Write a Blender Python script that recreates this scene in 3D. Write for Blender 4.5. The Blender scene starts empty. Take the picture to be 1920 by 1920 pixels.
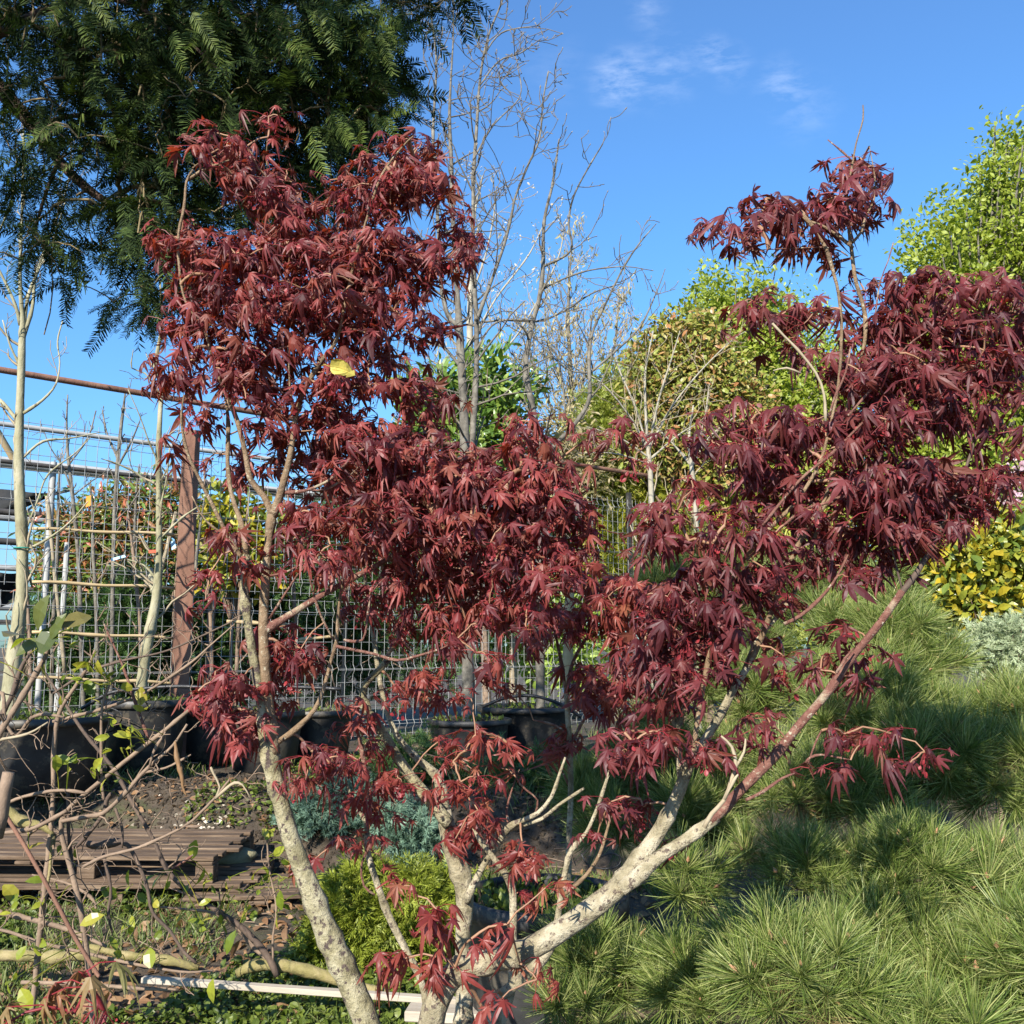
import bpy, math
import numpy as np
from math import radians, sin, cos, pi
rng = np.random.default_rng(7)
C = bpy.context.scene.collection
scene = bpy.context.scene

# ------------------------------------------------------------------ camera, sky, sun
CAMZ = 1.5; PITCH = radians(8.0); FOV = radians(56.0); F = 960/math.tan(FOV/2)
cd = bpy.data.cameras.new('camera'); cam = bpy.data.objects.new('camera', cd); C.objects.link(cam)
cam.location = (0, 0, CAMZ); cam.rotation_euler = (radians(90)+PITCH, 0, 0)
cd.sensor_fit = 'AUTO'; cd.angle = FOV; cd.clip_start = 0.05; cd.clip_end = 3000
scene.camera = cam
SUN = np.array([-0.34, -0.78, 0.52]); SUN /= np.linalg.norm(SUN)
EL = math.asin(SUN[2]); AZ = math.atan2(SUN[0], SUN[1])
w = bpy.data.worlds.new("World"); scene.world = w; w.use_nodes = True
wn = w.node_tree.nodes; wl = w.node_tree.links; wn.clear()
wo = wn.new('ShaderNodeOutputWorld'); bg = wn.new('ShaderNodeBackground')
sky = wn.new('ShaderNodeTexSky'); sky.sky_type = 'NISHITA'; sky.sun_disc = False
sky.sun_elevation = EL; sky.sun_rotation = AZ
sky.air_density = 1.15; sky.dust_density = 0.25; sky.ozone_density = 3.0
bg.inputs[1].default_value = 0.098
def pdir(px, py):
    X = (px-960)/F; v = (960-py)/F
    d = np.array([X, cos(PITCH)-v*sin(PITCH), sin(PITCH)+v*cos(PITCH)]); return d/np.linalg.norm(d)
tc = wn.new('ShaderNodeTexCoord')
mp = wn.new('ShaderNodeMapping'); mp.inputs['Scale'].default_value = (7, 14, 22); mp.inputs['Rotation'].default_value = (0.3, 0.5, 0)
wl.new(tc.outputs['Generated'], mp.inputs[0])
nz = wn.new('ShaderNodeTexNoise'); nz.inputs['Scale'].default_value = 3.6; nz.inputs['Detail'].default_value = 9; nz.inputs['Roughness'].default_value = 0.62
nz.inputs['Distortion'].default_value = 0.15
wl.new(mp.outputs[0], nz.inputs['Vector'])
acc = None
for px, py, r, a in [(1160,150,.026,.30),(1245,130,.032,.16),(1335,98,.015,.26),(1372,125,.018,.16),(1462,158,.022,.18),(1510,205,.028,.10),(1215,18,.018,.14),(1040,130,.03,.06)]:
    vm = wn.new('ShaderNodeVectorMath'); vm.operation = 'DISTANCE'; wl.new(tc.outputs['Generated'], vm.inputs[0]); vm.inputs[1].default_value = tuple(pdir(px, py))
    mr = wn.new('ShaderNodeMapRange'); mr.interpolation_type = 'SMOOTHSTEP'; wl.new(vm.outputs['Value'], mr.inputs[0])
    mr.inputs[1].default_value = 0; mr.inputs[2].default_value = r*1.5; mr.inputs[3].default_value = a; mr.inputs[4].default_value = 0
    if acc is None: acc = mr.outputs[0]
    else:
        ad = wn.new('ShaderNodeMath'); ad.operation = 'ADD'; wl.new(acc, ad.inputs[0]); wl.new(mr.outputs[0], ad.inputs[1]); acc = ad.outputs[0]
mr2 = wn.new('ShaderNodeMapRange'); wl.new(nz.outputs[0], mr2.inputs[0]); mr2.inputs[1].default_value = .42; mr2.inputs[2].default_value = .75
mu = wn.new('ShaderNodeMath'); mu.operation = 'MULTIPLY'; wl.new(acc, mu.inputs[0]); wl.new(mr2.outputs[0], mu.inputs[1])
mx = wn.new('ShaderNodeMix'); mx.data_type = 'RGBA'; wl.new(mu.outputs[0], mx.inputs['Factor'])
tn = wn.new('ShaderNodeMix'); tn.data_type = 'RGBA'; tn.blend_type = 'MULTIPLY'; tn.inputs['Factor'].default_value = 1
wl.new(sky.outputs[0], tn.inputs[6])
sx = wn.new('ShaderNodeSeparateXYZ'); wl.new(tc.outputs['Generated'], sx.inputs[0]); rp = wn.new('ShaderNodeValToRGB'); wl.new(sx.outputs[2], rp.inputs[0])
while len(rp.color_ramp.elements) < 5: rp.color_ramp.elements.new(.5)
for e, (p_, c_) in zip(rp.color_ramp.elements, [(0, (.24,.44,.64)), (.08, (.42,.64,.90)), (.2, (.52,.84,1.12)), (.4, (.56,.93,1.22)), (.62, (.66,.95,1.25))]): e.position = p_; e.color = (*c_, 1)
wl.new(rp.outputs[0], tn.inputs[7])
wl.new(tn.outputs[2], mx.inputs[6]); mx.inputs[7].default_value = (7.5, 8.0, 8.8, 1)
wl.new(mx.outputs[2], bg.inputs[0]); wl.new(bg.outputs[0], wo.inputs[0])
sl = bpy.data.lights.new('sun', 'SUN'); sl.energy = 5.0; sl.angle = radians(0.53); sl.color = (1.0, 0.94, 0.84)
so = bpy.data.objects.new('sun', sl); C.objects.link(so)
from mathutils import Vector
so.rotation_euler = Vector(SUN).to_track_quat('Z', 'Y').to_euler(); so.location = (-6, -8, 9)
vs = scene.view_settings; vs.view_transform = 'Standard'; vs.look = 'None'; vs.exposure = 1.05; vs.gamma = 1
try: vs.use_curve_mapping = False
except Exception: pass
scene.render.engine = 'CYCLES'
scene.cycles.max_bounces = 6; scene.cycles.diffuse_bounces = 3; scene.cycles.transmission_bounces = 4; scene.cycles.glossy_bounces = 2

# ------------------------------------------------------------------ helpers
def at(px, py, Y):
    X = (px-960)/F; v = (960-py)/F; t = Y/(cos(PITCH)-v*sin(PITCH))
    return np.array([X*t, Y, CAMZ+t*(sin(PITCH)+v*cos(PITCH))])
def at_n(px, py, Y):
    px = np.asarray(px, float); py = np.asarray(py, float); Y = np.asarray(Y, float)
    X = (px-960)/F; v = (960-py)/F; t = Y/(cos(PITCH)-v*sin(PITCH))
    return np.stack([X*t, Y+0*t, CAMZ+t*(sin(PITCH)+v*cos(PITCH))], -1)
def norm(v): return v/np.maximum(np.linalg.norm(v, axis=-1, keepdims=True), 1e-9)
def thing(name, label, cat, loc=(0,0,0), group=None):
    o = bpy.data.objects.new(name, None); C.objects.link(o); o.location = tuple(loc); o.empty_display_size = .1
    o['label'] = label; o['category'] = cat
    if group: o['group'] = group
    return o
class MB:
    def __init__(s): s.V = []; s.F = []; s.n = 0
    def add(s, V, Fs, mi=0):
        V = np.asarray(V, float).reshape(-1, 3)
        if not isinstance(Fs, list): Fs = [Fs]
        for f in Fs:
            f = np.asarray(f, int)
            if f.size: s.F.append((f.reshape(-1, f.shape[-1])+s.n, mi))
        s.V.append(V); s.n += len(V)
        return s
    def build(s, name, mats, parent=None, smooth=False, base=None, tag=None, kind=None, group=None):
        if base is None: base = np.array(parent.location) if parent is not None and parent.parent is None else (np.array(parent.parent.location) if parent is not None else np.zeros(3))
        V = (np.concatenate(s.V)-np.asarray(base)).astype(np.float32)
        me = bpy.data.meshes.new(name); me.vertices.add(len(V)); me.vertices.foreach_set('co', V.ravel())
        loops = np.concatenate([f.ravel() for f, _ in s.F]).astype(np.int32)
        tot = np.concatenate([np.full(len(f), f.shape[1]) for f, _ in s.F])
        mi = np.concatenate([np.full(len(f), m) for f, m in s.F]).astype(np.int32)
        st = np.concatenate([[0], np.cumsum(tot)[:-1]]).astype(np.int32)
        me.loops.add(len(loops)); me.loops.foreach_set('vertex_index', loops)
        me.polygons.add(len(tot)); me.polygons.foreach_set('loop_start', st)
        me.polygons.foreach_set('material_index', mi)
        me.polygons.foreach_set('use_smooth', np.full(len(tot), smooth))
        me.update(calc_edges=True)
        if not isinstance(mats, (list, tuple)): mats = [mats]
        for m in mats: me.materials.append(m)
        o = bpy.data.objects.new(name, me); C.objects.link(o)
        if parent is not None: o.parent = parent
        else: o.location = tuple(base)
        if tag: o['label'] = tag[0]; o['category'] = tag[1]
        if kind: o['kind'] = kind
        if group: o['group'] = group
        return o
def catmull(P, step):
    P = np.asarray(P, float); out = []
    Q = np.vstack([2*P[0]-P[1], P, 2*P[-1]-P[-2]])
    for i in range(1, len(Q)-2):
        L = np.linalg.norm((Q[i+1]-Q[i])[:3]); n = max(2, int(L/step)+1)
        t = np.linspace(0, 1, n, endpoint=False)[:, None]
        out.append(.5*((2*Q[i])+(-Q[i-1]+Q[i+1])*t+(2*Q[i-1]-5*Q[i]+4*Q[i+1]-Q[i+2])*t**2+(-Q[i-1]+3*Q[i]-3*Q[i+1]+Q[i+2])*t**3))
    out.append(Q[-2][None]); return np.vstack(out)
def ptubes(P, R, sides=5):
    """P (N,n,3) R (N,n) -> verts, quads for N tubes"""
    P = np.asarray(P, float); R = np.asarray(R, float); N, n, _ = P.shape
    T = norm(np.gradient(P, axis=1)); avg = norm(P[:, -1]-P[:, 0])
    ref = np.where(np.abs(avg[:, 2:3]) < .8, np.array([[0, 0, 1.]]), np.array([[1., .3, 0]]))[:, None, :]
    U = norm(np.cross(T, ref+0*T)); W = np.cross(T, U)
    a = np.arange(sides)*2*pi/sides
    V = P[:, :, None]+R[:, :, None, None]*(np.cos(a)[None, None, :, None]*U[:, :, None]+np.sin(a)[None, None, :, None]*W[:, :, None])
    i = np.arange(n-1)[:, None]; j = np.arange(sides)[None]; j2 = (j+1) % sides
    q = np.stack([i*sides+j, i*sides+j2, (i+1)*sides+j2, (i+1)*sides+j], -1).reshape(-1, 4)
    Fq = (q[None]+(np.arange(N)*n*sides)[:, None, None]).reshape(-1, 4)
    return V.reshape(-1, 3), Fq
def tube(mb, P, R, sides=8, wob=.06, knots=0, mi=0):
    """one long tube through P (n,3) radii R with parallel-transport frames, end caps"""
    P = np.asarray(P, float); R = np.asarray(R, float).copy(); n = len(P)
    T = norm(np.gradient(P, axis=0)); u = np.cross(T[0], [0.2, 1, .1]); u /= np.linalg.norm(u); U = [u]
    for k in range(1, n):
        u = U[-1]-T[k]*np.dot(U[-1], T[k]); u /= np.linalg.norm(u); U.append(u)
    U = np.array(U); W = np.cross(T, U); a = np.arange(sides)*2*pi/sides
    if knots:
        for k in rng.integers(1, n-1, max(1, int(knots))): R[k] *= 1.22
    Rr = R[:, None]*(1+wob*rng.normal(size=(n, sides))*.6+wob*.6*np.sin(a*2+rng.uniform(0, 6)+np.arange(n)[:, None]*.3))
    V = P[:, None]+Rr[..., None]*(np.cos(a)[None, :, None]*U[:, None]+np.sin(a)[None, :, None]*W[:, None])
    i = np.arange(n-1)[:, None]; j = np.arange(sides)[None]; j2 = (j+1) % sides
    q = np.stack([i*sides+j, i*sides+j2, (i+1)*sides+j2, (i+1)*sides+j], -1).reshape(-1, 4)
    mb.add(V, [q, np.arange(sides)[None, ::-1], ((n-1)*sides+np.arange(sides))[None]], mi)
def box(mb, c, s, rz=0, mi=0, tilt=0):
    c = np.asarray(c, float); s = np.asarray(s, float)/2
    v = np.array([[x, y, z] for z in (-1, 1) for y in (-1, 1) for x in (-1, 1)])*s
    if tilt: v = v@np.array([[1, 0, 0], [0, cos(tilt), sin(tilt)], [0, -sin(tilt), cos(tilt)]])
    v = v@np.array([[cos(rz), sin(rz), 0], [-sin(rz), cos(rz), 0], [0, 0, 1]])
    mb.add(v+c, np.array([[0,2,3,1],[4,5,7,6],[0,1,5,4],[2,6,7,3],[0,4,6,2],[1,3,7,5]]), mi)
def frames(d, up):
    y = norm(d); x = norm(np.cross(y, up)); z = np.cross(x, y); return np.stack([x, y, z], -1)
def place(mb, TV, TF, pos, R, s, mi=0):
    n = len(pos); k = len(TV)
    if n == 0: return
    s = np.broadcast_to(s, (n,))
    V = np.einsum('nij,kj->nki', R, TV)*s[:, None, None]+pos[:, None, :]
    Fl = [ (f[None]+(np.arange(n)*k)[:, None, None]).reshape(-1, f.shape[1]) for f in TF ]
    mb.add(V, Fl, mi)
def rdir(n, r=rng): return norm(r.normal(size=(n, 3)))

# ------------------------------------------------------------------ materials
def newmat(name):
    m = bpy.data.materials.new(name); m.use_nodes = True; nt = m.node_tree; nt.nodes.clear()
    out = nt.nodes.new('ShaderNodeOutputMaterial'); return m, nt, out
def ramp(nt, fac, cols):
    r = nt.nodes.new('ShaderNodeValToRGB'); el = r.color_ramp.elements
    while len(el) < len(cols): el.new(.5)
    for i, c in enumerate(cols):
        if len(c) == 4: el[i].position = c[3]
        else: el[i].position = i/max(1, len(cols)-1)
    for i, c in enumerate(cols): el[i].color = (c[0], c[1], c[2], 1)
    nt.links.new(fac, r.inputs[0]); return r.outputs[0]
def noise(nt, scale, detail=4, rough=.6, coord='Object', stretch=None, dist=0):
    t = nt.nodes.new('ShaderNodeTexCoord'); n = nt.nodes.new('ShaderNodeTexNoise')
    n.inputs['Scale'].default_value = scale; n.inputs['Detail'].default_value = detail; n.inputs['Roughness'].default_value = rough; n.inputs['Distortion'].default_value = dist
    if stretch:
        mp = nt.nodes.new('ShaderNodeMapping'); mp.inputs['Scale'].default_value = stretch; nt.links.new(t.outputs[coord], mp.inputs[0]); nt.links.new(mp.outputs[0], n.inputs['Vector'])
    else: nt.links.new(t.outputs[coord], n.inputs['Vector'])
    return n.outputs[0]
def mixc(nt, f, a, b, mode='MIX'):
    m = nt.nodes.new('ShaderNodeMix'); m.data_type = 'RGBA'; m.blend_type = mode
    for sock, v in ((0, f), (6, a), (7, b)):
        if isinstance(v, (int, float)): m.inputs[sock].default_value = v
        elif isinstance(v, tuple): m.inputs[sock].default_value = (*v, 1) if len(v) == 3 else v
        else: nt.links.new(v, m.inputs[sock])
    return m.outputs[2]
def leaf_mat(name, cols, back=None, rough=.5, trans=.3, tcol=None, patch=None, patch_scale=3, spec=.4):
    m, nt, out = newmat(name); N = nt.nodes; L = nt.links
    g = N.new('ShaderNodeNewGeometry'); col = ramp(nt, g.outputs['Random Per Island'], cols)
    if patch is not None:
        nf = noise(nt, patch_scale, 2); mr = N.new('ShaderNodeMapRange'); L.new(nf, mr.inputs[0]); mr.inputs[1].default_value = .45; mr.inputs[2].default_value = .65
        col = mixc(nt, mr.outputs[0], col, patch)
    fine = noise(nt, 60, 2); fr = N.new('ShaderNodeMapRange'); L.new(fine, fr.inputs[0]); fr.inputs[3].default_value = .75; fr.inputs[4].default_value = 1.25
    mlt = N.new('ShaderNodeVectorMath'); mlt.operation = 'SCALE'; L.new(col, mlt.inputs[0]); L.new(fr.outputs[0], mlt.inputs['Scale']); col = mlt.outputs[0]
    if back is not None: colb = mixc(nt, g.outputs['Backfacing'], col, back)
    else: colb = col
    p = N.new('ShaderNodeBsdfPrincipled'); L.new(colb, p.inputs['Base Color']); p.inputs['Roughness'].default_value = rough; p.inputs['Specular IOR Level'].default_value = spec
    t = N.new('ShaderNodeBsdfTranslucent')
    if tcol is not None: t.inputs[0].default_value = (*tcol, 1)
    else:
        sc = N.new('ShaderNodeVectorMath'); sc.operation = 'MULTIPLY'; L.new(col, sc.inputs[0]); sc.inputs[1].default_value = (1.5, 1.6, .8); L.new(sc.outputs[0], t.inputs[0])
    ms = N.new('ShaderNodeMixShader'); ms.inputs[0].default_value = trans; L.new(p.outputs[0], ms.inputs[1]); L.new(t.outputs[0], ms.inputs[2]); L.new(ms.outputs[0], out.inputs[0])
    return m
def surf(name, cols, scale=8, detail=6, rough=.8, bump=.3, bscale=None, stretch=None, lo=.3, hi=.7, metal=0, spots=None, dist=0, spec=.4):
    m, nt, out = newmat(name); N = nt.nodes; L = nt.links
    f = noise(nt, scale, detail, .65, stretch=stretch, dist=dist); mr = N.new('ShaderNodeMapRange'); L.new(f, mr.inputs[0]); mr.inputs[1].default_value = lo; mr.inputs[2].default_value = hi
    col = ramp(nt, mr.outputs[0], cols)
    if spots:
        sc, th, scol = spots; f2 = noise(nt, sc, 5, .7, stretch=stretch); m2 = N.new('ShaderNodeMapRange'); L.new(f2, m2.inputs[0]); m2.inputs[1].default_value = th; m2.inputs[2].default_value = th+.05
        col = mixc(nt, m2.outputs[0], col, scol)
    p = N.new('ShaderNodeBsdfPrincipled'); L.new(col, p.inputs['Base Color']); p.inputs['Roughness'].default_value = rough; p.inputs['Metallic'].default_value = metal; p.inputs['Specular IOR Level'].default_value = spec
    b = N.new('ShaderNodeBump'); b.inputs['Strength'].default_value = bump; b.inputs['Distance'].default_value = .02
    L.new(noise(nt, bscale or scale*4, 5, .7, stretch=stretch), b.inputs['Height']); L.new(b.outputs[0], p.inputs['Normal'])
    L.new(p.outputs[0], out.inputs[0]); return m
M = {}
M['maple'] = leaf_mat('maple_leaf', [(.048,.010,.012),(.095,.018,.021),(.17,.031,.032),(.25,.050,.042),(.19,.055,.034),(.07,.014,.019)], back=(.14,.045,.028), rough=.5, trans=.30, tcol=(.45,.06,.022), spec=.42)
M['maple_dark'] = leaf_mat('maple_leaf_dark', [(.045,.009,.012),(.088,.016,.020),(.15,.028,.031),(.13,.032,.026),(.07,.014,.018)], back=(.13,.04,.026), rough=.52, trans=.28, tcol=(.38,.05,.022), spec=.42)
M['maple_low'] = leaf_mat('maple_leaf_fresh', [(.12,.018,.018),(.19,.035,.028),(.24,.06,.04),(.12,.02,.022)], back=(.25,.09,.05), rough=.45, trans=.3, tcol=(.5,.07,.03))
M['maple_young'] = leaf_mat('maple_leaf_young', [(.20,.13,.05),(.26,.17,.07),(.24,.08,.05),(.16,.15,.05)], rough=.5, trans=.35)
M['samara'] = leaf_mat('maple_flower', [(.20,.02,.025),(.27,.03,.035),(.14,.02,.025)], rough=.5, trans=.2)
M['bark_a'] = surf('maple_bark_mottled', [(.13,.11,.055),(.27,.235,.13),(.40,.355,.225)], scale=16, rough=.8, bump=.8, spots=(48,.545,(.085,.06,.05)), lo=.36, hi=.62)
M['bark_c'] = surf('maple_bark_pale', [(.15,.125,.07),(.30,.255,.16),(.44,.385,.27)], scale=14, rough=.8, bump=.8, spots=(52,.56,(.11,.08,.06)), lo=.36, hi=.62)
M['bark_red'] = surf('maple_bark_red', [(.33,.27,.18),(.19,.085,.06),(.13,.05,.035),(.24,.12,.085)], scale=20, rough=.65, bump=.6, lo=.34, hi=.66, spots=(60,.60,(.40,.36,.26)))
M['bark_brown'] = surf('maple_bark_brown', [(.11,.07,.04),(.20,.13,.07),(.30,.22,.14)], scale=18, rough=.65, bump=.6, spots=(60,.60,(.36,.32,.22)))
M['twig'] = surf('maple_twig', [(.20,.10,.06),(.32,.18,.10)], scale=14, rough=.6, bump=.1)
M['yew'] = leaf_mat('yew_needle', [(.008,.015,.005),(.015,.027,.008),(.030,.052,.014),(.075,.11,.028)], rough=.75, trans=.2, spec=.12)
M['yew_lit'] = leaf_mat('yew_lit_needle', [(.035,.06,.012),(.07,.105,.02),(.13,.165,.035)], rough=.6, trans=.25, spec=.2)  # paler copy of the yew needles, sunlight put into the colour
M['yew_bark'] = surf('yew_bark', [(.06,.035,.025),(.12,.075,.05)], scale=12, bump=.5)
M['yew_twig'] = surf('yew_twig_bark', [(.12,.09,.04),(.20,.15,.07)], scale=20, bump=.2)
M['grey_bark'] = surf('magnolia_bark', [(.045,.04,.032),(.13,.115,.09),(.23,.21,.17)], scale=10, bump=.4)
M['grey_twig'] = surf('magnolia_twig', [(.09,.075,.055),(.18,.155,.12)], scale=20, bump=.2)
M['bud'] = surf('magnolia_bud', [(.16,.14,.11),(.25,.22,.18)], scale=30, bump=.2)
M['pale_bark'] = surf('pale_bark', [(.13,.115,.06),(.27,.25,.15),(.38,.35,.25)], scale=7, bump=.4, stretch=(1,1,.5), spots=(18,.60,(.13,.115,.07)))
M['moss_bark'] = surf('mossy_bark', [(.10,.085,.04),(.20,.17,.06),(.30,.24,.12)], scale=9, bump=.5)
M['white_bark'] = surf('white_bark', [(.24,.21,.15),(.36,.33,.26)], scale=8, bump=.3)
M['straw_twig'] = surf('straw_twig', [(.24,.19,.12),(.36,.30,.20)], scale=14, bump=.1)
M['catkin'] = leaf_mat('catkin', [(.35,.28,.14),(.45,.38,.22),(.30,.27,.10)], trans=.3)
M['blossom'] = leaf_mat('white_blossom', [(.42,.37,.30),(.55,.5,.43),(.36,.28,.16)], trans=.3)
M['brown_twig'] = surf('shrub_bark', [(.14,.095,.065),(.27,.19,.13)], scale=14, bump=.3)
M['dark_twig'] = surf('shrub_bark_dark', [(.06,.04,.03),(.13,.09,.065)], scale=14, bump=.3)
M['pine'] = leaf_mat('pine_needle', [(.055,.095,.018),(.11,.16,.030),(.185,.235,.05),(.33,.34,.13),(.12,.175,.04)], rough=.5, trans=.2)
M['pine_dry'] = leaf_mat('pine_needle_dry', [(.20,.14,.06),(.30,.22,.10)], rough=.7, trans=.1)
M['pine_bud'] = surf('pine_bud', [(.35,.17,.08),(.5,.3,.17)], scale=30, bump=.3)
M['pine_bark'] = surf('pine_bark', [(.10,.075,.05),(.2,.15,.1)], scale=14, bump=.5)
M['hornbeam'] = leaf_mat('spring_leaf', [(.14,.18,.015),(.23,.28,.03),(.33,.37,.06),(.18,.235,.02)], rough=.45, trans=.35)
M['hornbeam2'] = leaf_mat('spring_leaf_pale', [(.18,.27,.04),(.28,.38,.07),(.36,.46,.10)], rough=.45, trans=.35)
M['brownleaf'] = leaf_mat('bronze_leaf', [(.16,.19,.03),(.24,.26,.05),(.30,.17,.07),(.20,.235,.04),(.30,.31,.07),(.34,.14,.06),(.18,.22,.03),(.26,.28,.06)], rough=.4, trans=.2)
M['laurel'] = leaf_mat('laurel_leaf', [(.06,.12,.02),(.12,.2,.03),(.22,.28,.06)], rough=.35, trans=.2)
M['thuja'] = leaf_mat('thuja_scale', [(.11,.14,.014),(.20,.24,.025),(.30,.33,.05)], rough=.5, trans=.25)
M['thuja_dark'] = leaf_mat('cypress_scale', [(.03,.065,.02),(.06,.12,.03),(.09,.16,.04)], rough=.5, trans=.2)
M['gold'] = leaf_mat('golden_scale', [(.32,.34,.04),(.45,.42,.05),(.22,.28,.05)], rough=.5, trans=.3)
M['mixgreen'] = leaf_mat('mixed_green', [(.16,.20,.025),(.25,.29,.04),(.34,.36,.08),(.20,.25,.04)], rough=.5, trans=.3)
M['juniper'] = leaf_mat('juniper_blue', [(.07,.13,.09),(.12,.2,.14),(.17,.26,.18)], rough=.6, trans=.15)
M['juniper_grey'] = leaf_mat('juniper_grey', [(.22,.28,.15),(.32,.38,.22),(.38,.42,.27)], rough=.6, trans=.15)
M['photinia'] = leaf_mat('photinia_leaf', [(.05,.10,.02),(.10,.18,.03),(.16,.24,.05),(.38,.10,.06),(.12,.2,.04),(.30,.08,.05)], rough=.35, trans=.2)
M['euonymus'] = leaf_mat('yellow_edged_leaf', [(.08,.12,.02),(.14,.19,.03),(.38,.33,.03),(.18,.22,.035),(.42,.30,.02),(.11,.16,.025)], rough=.35, trans=.25)
M['pink'] = leaf_mat('pink_blossom', [(.6,.35,.45),(.7,.5,.6),(.45,.25,.3)], trans=.3)
M['olive'] = leaf_mat('shrub_leaf', [(.10,.14,.015),(.19,.23,.025),(.30,.31,.035),(.32,.27,.04)], rough=.35, trans=.35)
M['olive_dark'] = leaf_mat('shrub_leaf_dark', [(.05,.07,.02),(.10,.12,.03),(.16,.14,.05)], rough=.35, trans=.3)
M['weed'] = leaf_mat('weed_leaf', [(.045,.07,.010),(.095,.13,.018),(.17,.21,.035)], rough=.45, trans=.3)
M['grass'] = leaf_mat('grass_blade', [(.05,.085,.015),(.10,.14,.025),(.22,.22,.09)], rough=.5, trans=.3)
M['dry'] = leaf_mat('dry_leaf', [(.16,.08,.035),(.26,.15,.07),(.11,.06,.03)], rough=.6, trans=.15)
M['yellow'] = leaf_mat('yellow_leaf', [(.55,.47,.10),(.6,.52,.14)], rough=.5, trans=.3, patch=(.42,.33,.08), patch_scale=90)
M['rust'] = surf('rusted_steel', [(.11,.055,.035),(.20,.10,.065),(.27,.15,.10)], scale=6, bump=.3, rough=.85, stretch=(1,1,.4))
M['wire'] = surf('galvanised_wire', [(.28,.28,.26),(.42,.42,.40)], scale=8, rough=.5, metal=.3, bump=.1)
M['pipe'] = surf('galvanised_pipe', [(.28,.28,.27),(.42,.42,.40)], scale=3, rough=.5, bump=.1)
M['darkpipe'] = surf('dark_pipe', [(.03,.03,.03),(.09,.08,.07)], scale=4, rough=.6)
M['pot'] = surf('black_plastic', [(.012,.012,.013),(.035,.034,.032)], scale=5, rough=.5, bump=.12, spots=(9,.54,(.07,.06,.045)), spec=.5)
M['soil'] = surf('potting_soil', [(.03,.022,.014),(.09,.065,.04)], scale=20, bump=.8)
M['bamboo'] = surf('bamboo', [(.36,.26,.13),(.55,.42,.24)], scale=5, bump=.1, stretch=(.3,.3,1))
M['netting'] = surf('shade_net', [(.006,.007,.007),(.02,.02,.02)], scale=8)
M['wood'] = surf('weathered_board', [(.03,.02,.013),(.11,.07,.042),(.24,.17,.11)], scale=4, stretch=(.6,9,9), bump=.4, rough=.8)
M['palewood'] = surf('pale_lath', [(.30,.25,.19),(.46,.40,.32)], scale=5, stretch=(.4,4,4), bump=.2)
M['stone'] = surf('field_stone', [(.16,.14,.07),(.30,.27,.16)], scale=8, bump=.5)
M['pebble'] = leaf_mat('pebble', [(.2,.17,.12),(.38,.32,.24),(.55,.48,.38)], rough=.85, trans=0)
M['block'] = surf('concrete_block', [(.25,.25,.24),(.4,.4,.39)], scale=9, bump=.4)
M['green_plastic'] = surf('green_tie', [(.02,.18,.13),(.03,.22,.16)], scale=4)
M['orange_tag'] = surf('orange_label', [(.75,.22,.03),(.8,.28,.04)], scale=4)
M['red_tag'] = surf('red_label', [(.6,.08,.04),(.65,.1,.05)], scale=4)
M['white_tag'] = surf('white_label', [(.75,.75,.75),(.82,.82,.82)], scale=4)
M['blue_tag'] = surf('blue_label', [(.3,.5,.62),(.5,.68,.75)], scale=4)
M['hose'] = surf('irrigation_hose', [(.01,.01,.012),(.03,.03,.03)], scale=6, rough=.4)
def ground_mat():
    m, nt, out = newmat('ground_soil'); N = nt.nodes; L = nt.links
    a = noise(nt, 7, 8, .7); soil = ramp(nt, a, [(.025,.018,.012,.25),(.075,.055,.036,.5),(.16,.125,.085,.75)])
    g = noise(nt, 1.1, 6, .7); mr = N.new('ShaderNodeMapRange'); L.new(g, mr.inputs[0]); mr.inputs[1].default_value = .52; mr.inputs[2].default_value = .66
    gr = ramp(nt, noise(nt, 30, 4), [(.03,.04,.01,.3),(.07,.09,.02,.7)]); col = mixc(nt, mr.outputs[0], soil, gr)
    p = N.new('ShaderNodeBsdfPrincipled'); L.new(col, p.inputs['Base Color']); p.inputs['Roughness'].default_value = .9
    b = N.new('ShaderNodeBump'); b.inputs['Strength'].default_value = .9; b.inputs['Distance'].default_value = .03; L.new(noise(nt, 22, 8, .75), b.inputs['Height']); L.new(b.outputs[0], p.inputs['Normal'])
    L.new(p.outputs[0], out.inputs[0]); return m
M['ground'] = ground_mat()

# ------------------------------------------------------------------ ground
def sstep(a, b, x): t = np.clip((x-a)/(b-a), 0, 1); return t*t*(3-2*t)
def hgt(x, y):
    x = np.asarray(x, float); y = np.asarray(y, float)
    e = 6.25+.18*np.sin(x*1.7)+.10*np.sin(x*4.3+1)
    h = .08*sstep(4.6, 5.8, y)+.42*sstep(e, e+.75, y)
    near = np.exp(-((y-5)/6)**2)
    return h+near*(.018*np.sin(x*3.1+y*2.3)+.014*np.sin(x*7.3-y*5.9)+.008*np.sin(x*17+y*13))
xs = np.concatenate([-np.geomspace(900, 6, 24), np.arange(-5.8, 5.81, .07), np.geomspace(6, 900, 24)])
ys = np.concatenate([-np.geomspace(900, 2, 18), np.arange(-1.5, 12, .07), np.geomspace(12.2, 1500, 34)])
gx, gy = np.meshgrid(xs, ys); gz = hgt(gx, gy)
nx, ny = len(xs), len(ys); i = np.arange(ny-1)[:, None]*nx; j = np.arange(nx-1)[None]
q = np.stack([i+j, i+j+1, i+j+1+nx, i+j+nx], -1).reshape(-1, 4)
MB().add(np.stack([gx, gy, gz], -1), q).build('ground', M['ground'], smooth=True, kind='structure')

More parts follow.
